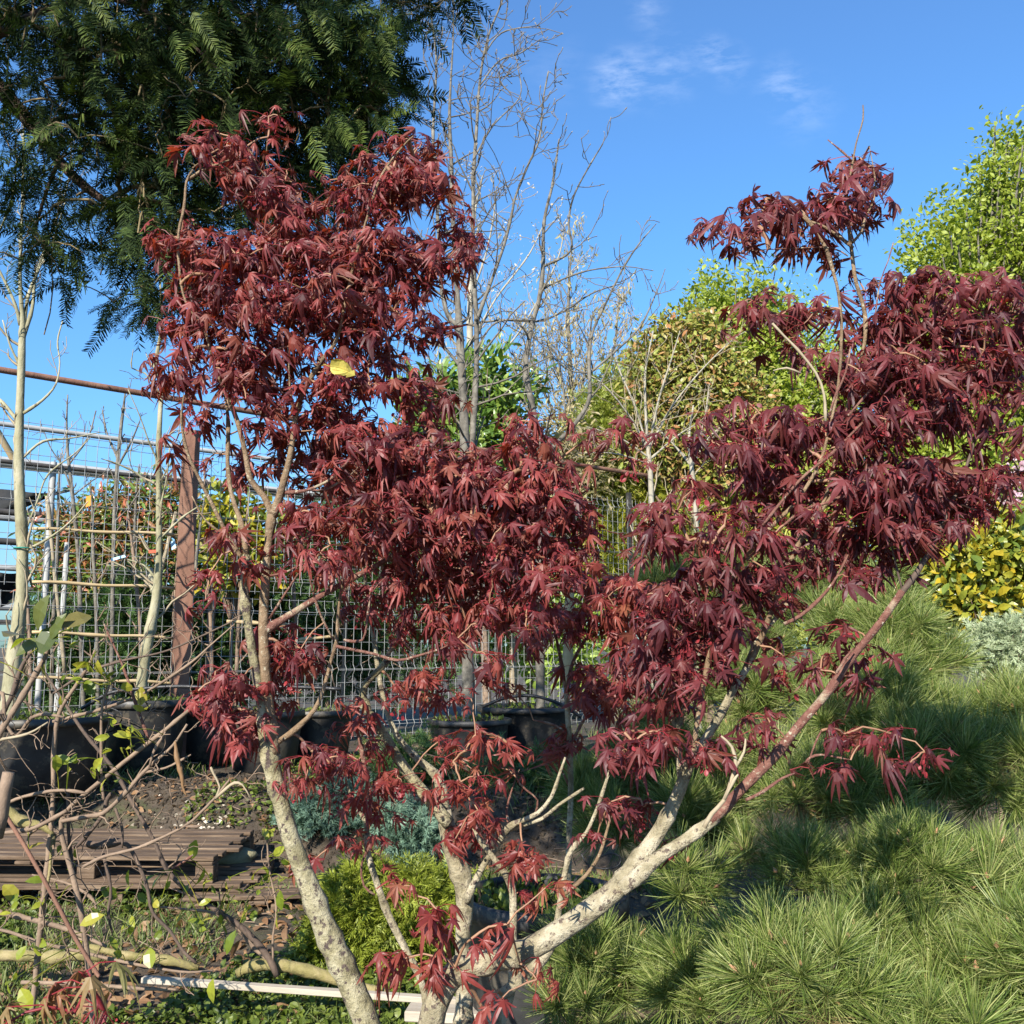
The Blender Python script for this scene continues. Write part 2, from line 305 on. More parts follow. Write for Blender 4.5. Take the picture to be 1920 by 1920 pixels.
# ------------------------------------------------------------------ templates
def maple_template(r, droop, twist=.25, slim=1.0):
    ang = np.radians([0, 38, -38, 76, -76, 122, -122])
    Ln = np.array([1, .95, .95, .76, .76, .42, .42])*(1+r.normal(size=7)*.11)
    order = np.argsort(ang); ang = ang[order]; Ln = Ln[order]
    V = [(0, 0, 0)]; F3 = []; F4 = []
    def pt(a, rad, off=0, z=0): return (sin(a)*rad+cos(a)*off, cos(a)*rad-sin(a)*off, z)
    sin_idx = []
    mids = [(ang[0]-.45)]+[(ang[k]+ang[k+1])/2 for k in range(6)]+[ang[-1]+.45]
    for k, a in enumerate(mids):
        rad = .18 if k in (0, 7) else .37*min(Ln[k-1], Ln[k]); V.append(pt(a, rad, 0, -.015)); sin_idx.append(len(V)-1)
    for k in range(7):
        a = ang[k]; L = Ln[k]; tw = r.normal()*twist*.12; b = len(V)
        for s, wd in ((.40, 0), (.62, 0), (.82, 0), (1.0, 0)): V.append(pt(a+tw*s, s*L, 0, .03*sin(s*3)))
        for sgn in (-1, 1):
            for s, wd in ((.49, .130*slim), (.67, .118*slim), (.85, .054*slim)): V.append(pt(a+tw*s, s*L, sgn*wd*L*1.05, -.02))
        m1, m2, m3, tip = b, b+1, b+2, b+3; l1, l2, l3, r1, r2, r3 = range(b+4, b+10); sl, sr = sin_idx[k], sin_idx[k+1]
        F3 += [(0, m1, sl), (0, sr, m1), (tip, l3, m3), (tip, m3, r3), (sl, m1, l1), (m1, sr, r1)]
        F4 += [(l1, m1, m2, l2), (m1, r1, r2, m2), (l2, m2, m3, l3), (m2, r2, r3, m3)]
    V = np.array(V, float); rr = np.hypot(V[:, 0], V[:, 1])
    side = np.abs(V[:, 0]); va = np.arctan2(V[:, 0], V[:, 1]); lob = np.abs(va[:, None]-ang[None]).argmin(1); cf = (r.normal(size=7)*.5)[lob]; V[:, 2] -= cf*np.maximum(rr-.3, 0)**1.5; V[:, 0] += (r.normal(size=7)*.10)[lob]*np.maximum(rr-.35, 0)
    V[:, 2] += -droop*rr**1.6-.35*droop*side**1.3+.05*rr*np.sin(V[:, 0]*7+r.uniform(0, 6))
    k = 1-.22*droop*rr; V[:, 0] *= k; V[:, 1] *= k
    return V, [np.array(F3), np.array(F4)]
rt = np.random.default_rng(3)
MAPLE = [maple_template(rt, d, slim=w_) for d, w_ in ((.15,.9),(.3,1.05),(.5,.85),(.7,1.0),(.9,.8),(1.1,.9),(.8,1.0),(.6,.8),(1.3,.9),(1.5,.8),(.4,.75),(1.2,1.0),(1.0,.7),(1.7,.85))]
MAPLE_SLIM = [maple_template(rt, d, slim=.62) for d in (.7, .9, 1.1)]
def strip_leaf(pts, widths, fold=.15):
    """leaf along +Y: pts list of (y,z), widths"""
    V = []; Fq = []
    for (y, z), wd in zip(pts, widths): V += [(-wd, y, z+wd*fold), (0, y, z), (wd, y, z+wd*fold)]
    for k in range(len(pts)-1): b = 3*k; Fq += [(b, b+1, b+4, b+3), (b+1, b+2, b+5, b+4)]
    return np.array(V, float), [np.array(Fq)]
OVAL = strip_leaf([(0,0),(.25,.02),(.55,.01),(.8,-.05),(1,-.14)], [.02,.19,.25,.16,.01])
LANCE = strip_leaf([(0,0),(.35,0),(.7,-.08),(1,-.22)], [.02,.13,.12,.01])
ROUND = strip_leaf([(0,0),(.3,.02),(.7,.0),(1,-.08)], [.08,.33,.32,.06])
def needle_shoot(r, n, L, nl, wd, flat=False, spread=(25, 60)):
    V = []; F4 = []
    for k in range(n):
        s = (k+.5)/n
        if flat:
            sg = 1 if k % 2 else -1; a = radians(58+r.normal()*9); d = np.array([sg*sin(a), cos(a), r.normal()*.16-.05]); base = np.array([0, s*L, -.25*(s*L)**2/L]); ln = nl*(1-.45*abs(s-.45))*r.uniform(.85, 1.1); up = np.array([0, 0, 1.])
        else:
            th = r.uniform(0, 2*pi); a = radians(r.uniform(*spread)*(1.15-.5*s)); d = np.array([sin(a)*cos(th), cos(a), sin(a)*sin(th)]); base = np.array([0, s*L, 0]); ln = nl*r.uniform(.8, 1.1); up = rdir(1, r)[0]
        side = np.cross(d, up); side /= np.linalg.norm(side)+1e-9
        p0 = base; p1 = base+d*ln*.55; p2 = base+d*ln+np.array([0, 0, -.06*ln if not flat else -.1*ln])
        b = len(V); V += [p0-side*wd*.5, p0+side*wd*.5, p1-side*wd, p1+side*wd, p2-side*wd*.3, p2+side*wd*.3]
        F4 += [(b, b+1, b+3, b+2), (b+2, b+3, b+5, b+4)]
    return np.array(V), [np.array(F4)]
YEW = [needle_shoot(rt, 44, 1.0, .24, .017, flat=True) for _ in range(4)]
def pine_shoot(r, n=190):
    V = []; F4 = []
    for k in range(n):
        s = r.uniform(.15, 1)**.8; th = r.uniform(0, 2*pi); a = radians(18+70*(1-s)+r.normal()*9+6); d = np.array([sin(a)*cos(th), cos(a), sin(a)*sin(th)]); p0 = np.array([0, s*.42, 0]); ln = r.uniform(.72, 1.0)*(1 if r.uniform() > .1 else .6)
        side = np.cross(d, rdir(1, r)[0]); side /= np.linalg.norm(side)+1e-9; bend = rdir(1, r)[0]*.035; wd = .0085
        p1 = p0+d*ln*.5+bend; p2 = p0+d*ln; b = len(V); V += [p0-side*wd*.5, p0+side*wd*.5, p1-side*wd, p1+side*wd, p2-side*wd*.35, p2+side*wd*.35]; F4 += [(b, b+1, b+3, b+2), (b+2, b+3, b+5, b+4)]
    return np.array(V), [np.array(F4)]
PINE = [pine_shoot(rt) for _ in range(6)]
def fan(r, n=22, L=1.0):
    V = []; F4 = []
    for k in range(n):
        a = r.normal()*.55; y0 = r.uniform(0, .55); d = np.array([sin(a), cos(a), r.normal()*.25]); d /= np.linalg.norm(d)
        p = np.array([sin(a)*y0*.5, y0, r.normal()*.03]); l = r.uniform(.25, .45); s = np.cross(d, [0, 0, 1]); wd = .035
        b = len(V); V += [p, p+d*l*.5+s*wd, p+d*l, p+d*l*.5-s*wd]; F4.append((b, b+1, b+2, b+3))
    return np.array(V), [np.array(F4)]
FAN = [fan(rt) for _ in range(4)]

def scatter(mb, temps, pos, d, up, size, jit=.15, mi=0, r=rng):
    n = len(pos); R = frames(d, up); s = size*(1+jit*r.normal(size=n)).clip(.5, 1.6); w_ = r.integers(0, len(temps), n)
    for k, (TV, TF) in enumerate(temps):
        m = w_ == k; place(mb, TV, TF, pos[m], R[m], s[m], mi)
def cloud(r, clumps, n, sub=10, spread=.12, hollow=.5):
    """clumps: (cx,cy,cz,rx,ry,rz); returns positions and outward directions; two-level clustering"""
    cl = np.array(clumps, float); wt = (cl[:, 3]*cl[:, 4]*cl[:, 5])**(2/3); wt /= wt.sum()
    nc = max(1, n//sub); k = r.choice(len(cl), nc, p=wt); u = rdir(nc, r); rad = (hollow**3+(1-hollow**3)*r.uniform(size=nc))**(1/3)*(1+.10*r.normal(size=nc))
    c = cl[k, :3]+u*rad[:, None]*cl[k, 3:]
    kk = np.repeat(np.arange(nc), sub); P = c[kk]+r.normal(size=(len(kk), 3))*spread; return P, u[kk]

# ------------------------------------------------------------------ traced branches
THK = .75
def traced(spec, Y, dY=0):
    """spec [(px,py,width_px)]; Y base depth (scalar or per-point list) -> points, radii (metres)"""
    s = np.array(spec, float); n = len(s)
    Ys = np.asarray(Y, float) if np.ndim(Y) else np.linspace(Y, Y+dY, n)
    P = at_n(s[:, 0], s[:, 1], Ys); R = s[:, 2]*THK/2/F*Ys
    return P, R
def limb(name, spec, Y, mat, parent, dY=0, sides=10, step=.03, wob=.05, knots=0, kids=None, jitter=0):
    P, R = traced(spec, Y, dY); Q = catmull(np.hstack([P, R[:, None]]), step); q = Q[:, :3]
    if jitter: q = q+rng.normal(size=q.shape)*jitter*Q[:, 3:4]
    mb = MB(); tube(mb, q, np.maximum(Q[:, 3], .0008), sides, wob, knots); mb.build(name, mat, parent, smooth=True)
    if kids is not None: kids.append((q, Q[:, 3]))
    return q, Q[:, 3]

# ------------------------------------------------------------------ the red maples
def twig_network(skel, cl, r):
    """connect cluster points to the skeleton as a minimum spanning tree; returns parent point per cluster, twig radii"""
    n = len(cl); S = np.vstack(skel); d = np.linalg.norm(cl[:, None]-S[None], axis=2)
    best = d.min(1); par = -1-d.argmin(1); done = np.zeros(n, bool); order = []
    for _ in range(n):
        bb = np.where(done, 1e9, best); k = bb.argmin(); done[k] = True; order.append(k)
        dd = np.linalg.norm(cl-cl[k], axis=1)*1.08; m = (dd < best) & ~done; best[m] = dd[m]; par[m] = k
    cnt = np.ones(n)
    for k in order[::-1]:
        if par[k] >= 0: cnt[par[k]] += cnt[k]
    src = np.array([cl[p] if p >= 0 else S[-1-p] for p in par]); rad = .0012+.0008*np.sqrt(cnt)
    return src, rad
def foliage(root, skel, blobs, Yc, r, mat, mats_twig, size=.052, per=5, dens=1.0, temps=MAPLE, samaras=.35, bias=(-.25, -.55), twigs=True, dmin=1.3):
    """blobs (px,py,rx,ry[,density[,Y offset]])"""
    cps = []
    for b in blobs:
        cx, cy, rx, ry = b[:4]; dn = b[4] if len(b) > 4 else 1.0; dy = b[5] if len(b) > 5 else 0
        n = max(1, int(round(rx*ry*pi/5000*5.0*dens*dn)))
        u = rdir(n, r)*(r.uniform(size=(n, 1))**.4); Yd = Yc+dy+u[:, 1]*min(.42, .75*max(rx, ry)/F*Yc*1.3+.04)
        cps.append(at_n(cx+u[:, 0]*rx*.88, cy+u[:, 2]*ry*.85-8, np.maximum(Yd, dmin)))
    cl = np.vstack(cps); cl = cl+r.normal(size=cl.shape)*np.array([.012, .02, .022]); src, rad = twig_network(skel, cl, r)
    if twigs:
        t = np.linspace(0, 1, 5)[None, :, None]; L = np.linalg.norm(cl-src, axis=1)[:, None, None]
        P = src[:, None]*(1-t)+cl[:, None]*t+np.array([0, 0, 1.])*(t*(1-t))*L*.35+r.normal(size=(len(cl), 5, 3))*L*.03*np.sin(t*pi)
        Rr = rad[:, None]*np.linspace(1.25, .8, 5)[None]
        mb = MB(); mb.add(*ptubes(P, Rr, 5)); mb.build('twigs', mats_twig, root, smooth=True)
    mb = MB(); pet = []; n = len(cl); per_n = r.integers(per-2, per+3, n); k = np.repeat(np.arange(n), per_n); N = len(k)
    outd = cl-src; outd[:, 2] = 0; outd = norm(outd+1e-6)+np.array([bias[0], bias[1], 0]); az = np.arctan2(outd[k, 1], outd[k, 0])+r.normal(size=N)*1.15
    h = np.stack([np.cos(az), np.sin(az), 0*az], -1); rank = r.uniform(size=N)
    base = cl[k]+h*(.012+.060*r.uniform(size=(N, 1)))+np.stack([0*az, 0*az, .035*(rank-.55)], -1)+r.normal(size=(N, 3))*.008
    pitch = np.radians(r.uniform(-8, 72, N)+8*(1-rank)); d = h*np.cos(pitch)[:, None]-np.array([0, 0, 1])*np.sin(pitch)[:, None]
    up = np.array([0, 0, 1.])+h*.35+r.normal(size=(N, 3))*.42+np.array([-.15, -.15, 0])
    scatter(mb, temps, base, d, up, size*(.42+.60*r.uniform(size=N)), .15, r=r)
    mb.build('foliage', mat, root)
    pt = cl[k]; mid = (pt+base)/2+np.array([0, 0, .006]); P = np.stack([pt, mid, base], 1); mb = MB(); mb.add(*ptubes(P, np.full((N, 3), .0009), 3)); mb.build('leaf_stalks', M['samara'], root)
    m = r.uniform(size=n) < samaras; c = cl[m]
    if len(c):
        kk = np.repeat(np.arange(len(c)), 16); off = r.normal(size=(len(kk), 3))*np.array([.016, .016, .014])-np.array([0, 0, .028]); P1 = c[kk]+off
        mb = MB(); scatter(mb, [ROUND], P1, rdir(len(kk), r)+np.array([0, 0, -.6]), rdir(len(kk), r), .011, .3, r=r)
        P = np.stack([c[kk], (c[kk]+P1)/2+[0, 0, .004], P1], 1); mb.add(*ptubes(P, np.full((len(kk), 3), .0005), 3)); mb.build('flowers', M['samara'], root)
    return cl

# --- maple with two tall forked stems, left
gA = at(760, 2440, 2.4); gA[2] = float(hgt(gA[0], gA[1]))-.02
TA = thing('japanese_maple', 'red maple with two tall parallel forked stems on the left', 'maple tree', gA)
K = []
limb('trunk', [(790,2520,70),(750,2200,66),(700,1960,62),(660,1850,58),(610,1740,52),(575,1650,47),(545,1570,43),(520,1480,40),(503,1405,42),(500,1370,30)], 2.4, M['bark_a'], TA, sides=16, kids=K, knots=5, wob=.05)
B = lambda s, m='bark_brown', Y=2.4, dY=0, **k: limb('branch', s, Y, M[m], k.pop('root', TA), dY=dY, kids=k.pop('kids', K), knots=k.pop('knots', 3), **k)
B([(500,1420,34),(492,1330,27),(478,1250,23),(465,1170,21),(458,1100,21),(462,1040,18)], 'bark_a', sides=12)
B([(512,1415,38),(508,1360,28),(503,1320,25),(497,1250,24),(494,1180,24),(497,1100,23),(503,1020,22),(510,965,22)], 'bark_brown', sides=12)
B([(462,1045,16),(455,990,14),(435,930,12),(427,870,11),(428,800,10),(425,760,7),(415,690,6)], 'bark_brown', dY=.05)
B([(462,1060,12),(430,1010,10),(400,950,10),(375,900,9),(352,850,8),(340,790,6),(345,740,4)], 'bark_brown', dY=-.1)
B([(512,970,20),(495,930,17),(470,900,15),(460,850,13),(445,790,12),(425,740,11),(403,690,9),(384,620,8),(348,565,6),(336,500,6),(335,437,7),(345,390,7),(350,340,7),(362,318,5)], 'bark_brown', dY=-.05)
B([(512,970,20),(530,910,19),(545,850,16),(555,780,13),(572,730,12),(600,680,11),(630,640,10),(645,580,8),(662,500,7),(688,410,7),(715,330,6),(755,275,5),(775,255,3)], 'bark_brown', dY=-.1)
B([(545,850,10),(540,800,9),(528,840,8)][:2]+[(553,790,7),(566,720,5),(560,660,4)], 'bark_red', dY=.04)
B([(532,924,10),(572,920,8),(615,902,8),(640,880,7),(665,850,5)], 'bark_red', dY=-.12)
B([(572,918,5),(610,918,5),(650,895,4),(680,870,3)], 'bark_red', dY=-.1)
B([(628,648,6),(605,600,5),(590,560,5),(580,520,3)], dY=-.05)
B([(556,790,8),(545,740,6),(542,690,4),(540,650,3)], dY=-.06)
B([(556,785,7),(600,762,5),(635,745,4),(660,720,3)], dY=.06)
B([(360,316,4),(385,300,4),(440,280,3)], dY=.1)
B([(352,338,8),(375,322,7),(398,312,5),(430,300,3)], 'bark_brown', dY=-.05)
B([(498,1182,22),(540,1155,18),(600,1118,15),(660,1085,15),(715,1055,14),(765,1028,14),(800,1022,8),(835,1000,5)], 'bark_red', dY=.15, sides=12)
B([(508,1398,16),(545,1375,13),(590,1330,11),(610,1280,10),(620,1240,9),(630,1205,11),(633,1165,8),(640,1100,7),(648,1055,5),(670,1035,3)], 'bark_brown', dY=.06)
B([(630,1212,9),(660,1218,8),(700,1226,7),(745,1238,7),(790,1228,6),(830,1215,4),(855,1200,3)], 'bark_red', dY=.0)
B([(645,1200,7),(680,1200,6),(690,1150,5),(698,1110,3),(725,1080,2)], 'bark_red', dY=-.04)
B([(625,1200,5),(600,1150,5),(582,1090,4),(576,1040,3)], 'bark_red', dY=-.08)
B([(505,1160,6),(560,1075,5),(580,1060,4),(600,1050,2)], 'bark_red', dY=-.08)
B([(500,1080,6),(530,1075,5),(575,1055,4),(640,1040,2)], 'bark_red', dY=-.04)
B([(430,1010,5),(385,975,4),(360,930,3)], 'bark_brown', dY=-.03)
skA = [k[0][::2] for k in K[1:]]
rA = np.random.default_rng(11)
blA = [(425,255,60,22,.6),(500,245,35,22,.7),(430,300,70,35,.9),(480,350,80,38,.9),(540,375,75,32,.9),(770,300,45,40,1.1),(730,340,90,55,1.2),(800,350,40,50,1),(640,360,45,40,.8),(690,400,60,30,.5),
 (850,440,48,42,.9),(340,460,60,30,1.1),(390,500,60,45,1),(460,480,80,50,1.1),(550,460,80,50,1.1),(640,470,70,50,1.1),(720,480,80,50,1.2),(810,490,55,40,1),
 (420,570,90,45,1.2),(360,620,50,35,1.0),(520,560,110,60,1.1),(640,560,110,60,1.0),(730,570,80,50,1.0),(800,590,25,45,.6),
 (400,650,80,45,.9),(500,650,90,50,.9),(600,620,60,40,.7),(690,660,70,45,.8),(340,720,50,45,.8),(420,730,60,40,.8),(500,740,90,40,.8),(640,710,80,45,1),(740,730,60,40,.9),(800,770,40,35,.8),
 (480,800,50,45,.5),(600,800,110,60,.9,.12),(700,820,90,55,1.1),(780,850,70,50,1),(360,800,30,50,.5),(480,880,50,50,.4,.15),(600,890,80,60,.9,.2),(700,900,90,60,1.0,.1),(800,910,90,55,1.1),
 (870,870,70,45,1.1),(990,830,60,38,1.1),(1040,875,40,35,.9),(930,930,90,60,1.1),(1020,950,70,55,1),(560,980,60,35,.9),(640,975,60,35,.6,.1),(740,980,90,45,1),(850,1000,90,55,1.1),(960,1020,90,50,1.1),(1070,1000,50,40,.9),
 (600,1035,60,30,.8,-.1),(680,1010,50,40,.7,.15),(760,1080,80,50,.8,.15),(850,1090,90,55,1,.15),(940,1090,80,50,1),(1040,1070,70,45,1),(440,1040,40,45,.5),(400,1100,35,25,.4),
 (700,1130,60,40,.5,.2),(800,1160,80,40,.7,.2),(900,1170,80,45,.9,.1),(980,1150,60,45,.8),(535,1220,38,42,1,.05),(545,1260,35,35,.7),(430,1290,55,22,1.1,-.05),(400,1330,45,22,.9),(480,1330,45,30,.9),(470,1380,45,25,.8),
 (880,1235,60,18,.5),(600,1420,55,22,1.0),(560,1450,40,18,.8),(1150,825,38,14,.9),(1210,825,25,12,.9),(1180,850,25,22,.5),(1110,835,12,10,.8)]
foliage(TA, skA, blA, 2.42, rA, M['maple'], M['twig'], dens=1.5, size=.048)

# --- maple with a straight upright trunk in the middle
gB = at(880, 2400, 2.75); gB[2] = float(hgt(gB[0], gB[1]))-.02
TB = thing('japanese_maple', 'maple with a straight pale upright trunk behind the bent trunk of the right maple', 'maple tree', gB)
K = []
limb('trunk', [(880,2440,56),(874,2150,52),(870,1960,46),(870,1860,40),(868,1760,37),(872,1700,40),(868,1655,46),(850,1600,42),(838,1550,40),(832,1520,36)], 2.75, M['bark_c'], TB, sides=16, kids=K, knots=4)
D = lambda s, m='bark_c', Y=2.72, dY=0, **k: B(s, m, Y, dY, root=TB, **k)
D([(842,1545,32),(805,1500,29),(755,1435,26),(715,1370,24),(690,1335,22),(680,1305,19),(688,1280,17),(712,1255,16),(728,1236,17)], 'bark_a', sides=12)
D([(715,1250,10),(755,1180,9),(790,1110,9),(830,1050,9),(868,1000,8),(900,950,5)], 'bark_brown', dY=.15)
D([(834,1530,32),(828,1480,26),(815,1450,20),(785,1425,18),(745,1380,15),(722,1320,13),(708,1250,13),(700,1190,12),(690,1130,10),(680,1050,7)], 'bark_c', Y=2.85)
D([(874,1690,22),(905,1625,15),(930,1590,14),(952,1553,14),(975,1540,12),(1008,1525,11),(1034,1494,9),(1048,1455,8),(1060,1420,5)], 'bark_c', dY=-.05)
D([(952,1557,10),(985,1545,10),(1015,1536,9),(1050,1508,8),(1095,1478,6)], 'bark_c', dY=-.05)
D([(1002,1528,5),(1008,1500,4),(975,1470,4),(960,1430,3)], 'bark_red', dY=-.05)
D([(955,1552,6),(950,1520,5),(960,1480,4),(975,1440,2)], 'bark_red', dY=.05)
D([(930,1990,40),(915,1900,32),(960,1850,27),(1020,1795,26),(1040,1750,17),(1052,1680,14),(1065,1610,13),(1078,1585,11),(1100,1560,9),(1122,1510,9),(1135,1470,8),(1148,1430,6)], 'bark_c', Y=2.62, sides=12)
D([(1060,1676,9),(1100,1640,9),(1125,1600,8),(1140,1550,6),(1155,1500,4)], 'bark_brown', Y=2.6)
D([(925,1960,26),(960,1850,22),(962,1770,19),(961,1670,18),(945,1635,17),(925,1608,14),(900,1577,12),(885,1550,6)], 'bark_c', Y=2.66)
D([(800,2000,18),(795,1860,15),(765,1790,17),(728,1715,18),(705,1650,16),(690,1600,15),(686,1540,12),(665,1510,10),(650,1470,7)], 'bark_c', Y=2.68)
D([(690,1520,12),(697,1580,7),(678,1620,6),(682,1660,5),(703,1678,4)][1:], 'bark_red', Y=2.66)
D([(700,1520,8),(684,1440,9),(675,1390,9),(665,1360,6)], 'bark_red', Y=2.66)
D([(700,1545,4),(720,1500,4),(735,1480,3)], 'bark_red', Y=2.66)
skB = [k[0][::2] for k in K[1:]]
rB = np.random.default_rng(12)
blB = [(820,1290,65,42,.9),(760,1310,35,30,.5),(660,1340,40,50,.6),(690,1420,50,35,.8),(660,1450,40,30,.7),(730,1490,60,38,.9),(880,1400,75,20,1.2),(940,1405,30,15,.9),(870,1450,55,25,1.0),(870,1500,50,35,.9),(680,1490,35,30,.8),(690,1530,35,30,.6),
 (880,1575,35,22,.7),(862,1605,18,16,.7,-.1),(900,1550,35,25,.6),(970,1600,30,20,.8),(975,1640,25,25,.8),(640,1600,30,18,1),(600,1615,18,16,.9),(565,1610,14,14,.7),(715,1590,18,35,.9),(1000,1590,10,12,.4),(690,1600,12,14,.5)]
foliage(TB, skB, blB, 2.66, rB, M['maple_low'], M['twig'], size=.044, dens=1.0, per=5, samaras=.3)

# --- low shoots with large leaves close to the bottom edge
blE = [(762,1672,14,12),(830,1715,30,14),(835,1745,22,20,.8),(885,1765,26,12,.6),(815,1795,40,14),(765,1808,22,16),(740,1820,18,16),(850,1810,30,12),(985,1832,28,12),(990,1845,30,10),(890,1912,40,10,.7),(945,1895,12,10),(1025,1690,6,6,.5),(945,1730,9,8,.5)]
foliage(TB, skB, blE, 2.3, np.random.default_rng(21), M['maple_low'], M['twig'], size=.056, per=4, dens=.75, samaras=0, twigs=True)

# --- maple with the long arching limb, right
gC = at(790, 2520, 2.35); gC[2] = float(hgt(gC[0], gC[1]))-.02
TC = thing('japanese_maple', 'dark red maple on the right, its thick trunk bent low and forked', 'maple tree', gC)
K = []
limb('trunk', [(790,2560,74),(788,2260,70),(792,2020,66),(808,1920,64),(822,1870,62),(850,1828,60),(895,1808,54),(950,1795,52),(1005,1772,52),(1075,1728,51),(1140,1680,50),(1175,1645,46)], 2.35, M['bark_c'], TC, sides=20, kids=K, knots=4, wob=.04)
E = lambda s, m='bark_c', Y=2.35, dY=0, **k: B(s, m, Y, dY, root=TC, **k)
E([(1160,1662,44),(1190,1622,42),(1222,1580,38),(1252,1530,34),(1275,1480,31),(1290,1440,27),(1320,1390,22),(1352,1338,21),(1378,1288,18),(1402,1250,15)], 'bark_c', sides=14)
E([(1400,1252,15),(1430,1190,14),(1452,1130,13),(1472,1080,13),(1502,1010,12),(1538,960,11),(1568,920,10),(1600,880,8),(1640,820,7),(1690,750,6),(1735,690,5)], 'bark_brown', dY=-.1)
E([(1282,1470,24),(1272,1410,16),(1268,1370,15),(1285,1320,13),(1295,1270,9),(1300,1220,6)], 'bark_c', Y=2.4)
E([(1268,1375,10),(1255,1320,8),(1245,1260,6)], 'bark_c', Y=2.4)
E([(1297,1435,11),(1308,1350,12),(1322,1270,12),(1342,1170,12),(1366,1095,11),(1398,1045,10),(1448,985,10),(1490,945,10),(1520,900,9),(1540,860,9),(1556,800,7),(1572,720,8),(1578,620,8),(1572,550,8),(1565,520,9),(1550,470,10),(1528,430,12),(1498,396,13)], 'bark_brown', Y=2.3, dY=-.1)
E([(1548,790,8),(1545,740,7),(1530,700,7),(1495,655,7),(1470,630,6),(1448,606,6)], 'straw_twig', Y=2.2)
E([(1502,700,5),(1475,690,4),(1450,695,3)], 'straw_twig', Y=2.2)
E([(1555,780,6),(1565,745,6),(1585,700,5),(1595,650,4)], 'bark_red', Y=2.2)
E([(1500,1000,9),(1540,950,9),(1562,880,8),(1590,760,8),(1618,660,9),(1622,590,11),(1605,530,10),(1598,480,10),(1592,430,8),(1588,370,6),(1598,310,6),(1605,270,4),(1618,225,4),(1618,197,3)], 'bark_brown', Y=2.3, dY=-.05)
E([(1600,465,8),(1575,445,7),(1545,425,7),(1520,415,5)], 'bark_brown', Y=2.25)
E([(1598,455,8),(1615,435,7),(1622,410,6),(1640,370,4),(1640,330,3),(1630,275,2)], 'bark_brown', Y=2.25)
E([(1590,480,4),(1560,465,4),(1500,465,3),(1400,470,2)], 'bark_red', Y=2.25)
E([(1598,302,4),(1580,285,4),(1552,262,3)], 'bark_red', Y=2.25)
E([(1640,600,4),(1650,530,3),(1665,490,3),(1675,455,3)], 'bark_red', Y=2.25)
E([(1590,780,6),(1650,710,5),(1700,650,4),(1740,620,3)], 'bark_red', Y=2.2)
E([(1430,985,6),(1500,900,7),(1560,850,7),(1610,800,6),(1640,770,4)], 'bark_red', Y=2.2)
E([(1400,1050,6),(1500,960,7),(1560,940,6),(1620,900,4)], 'bark_red', Y=2.24)
E([(1345,1165,6),(1330,1150,6),(1300,1140,5),(1280,1125,4)], 'bark_red', Y=2.26)
E([(1350,1165,6),(1375,1150,5),(1395,1130,4)], 'bark_red', Y=2.26)
E([(1312,1330,6),(1290,1310,5),(1270,1290,4)], 'bark_red', Y=2.28)
E([(1470,1170,9),(1500,1155,9),(1540,1120,8),(1570,1080,6),(1590,1040,4)], 'bark_red', Y=2.25)
E([(1395,1255,10),(1420,1200,10),(1470,1140,12),(1510,1070,11),(1530,1000,9),(1560,950,6)], 'bark_c', Y=2.35)
E([(1165,1668,34),(1190,1648,32),(1235,1608,30),(1290,1572,28),(1345,1532,26)], 'bark_c', Y=2.32, sides=14)
E([(1330,1543,26),(1400,1470,25),(1450,1420,23),(1500,1358,21),(1550,1300,20),(1600,1230,19),(1650,1168,18),(1692,1108,17)], 'bark_red', Y=2.32, sides=14, dY=-.1)
E([(1690,1112,16),(1718,1075,14),(1750,1020,11),(1775,965,9),(1810,880,8),(1835,790,7),(1830,700,6),(1870,620,5)], 'dark_twig', Y=2.22, dY=.1)
E([(1692,1108,6),(1680,1060,5),(1670,1020,4),(1655,990,3)], 'dark_twig', Y=2.25)
E([(1320,1552,12),(1335,1525,11),(1358,1500,10),(1372,1460,9),(1380,1435,9),(1372,1400,6),(1352,1380,5)], 'straw_twig', Y=2.25)
E([(1380,1438,7),(1395,1410,5),(1398,1385,4)], 'straw_twig', Y=2.25)
E([(1358,1500,6),(1375,1465,6),(1384,1452,4)], 'straw_twig', Y=2.22)
E([(1398,1500,8),(1430,1485,7),(1465,1460,6),(1490,1450,4)], 'bark_red', Y=2.22)
E([(1510,1430,5),(1520,1420,6),(1540,1415,5),(1570,1420,4),(1595,1425,3)], 'bark_red', Y=2.25)
E([(1515,1432,4),(1528,1395,4),(1540,1370,3)], 'bark_red', Y=2.28)
E([(1568,1262,8),(1585,1235,5),(1600,1215,4)], 'bark_red', Y=2.22)
skC = [k[0][::2] for k in K[1:]]
rC = np.random.default_rng(13)
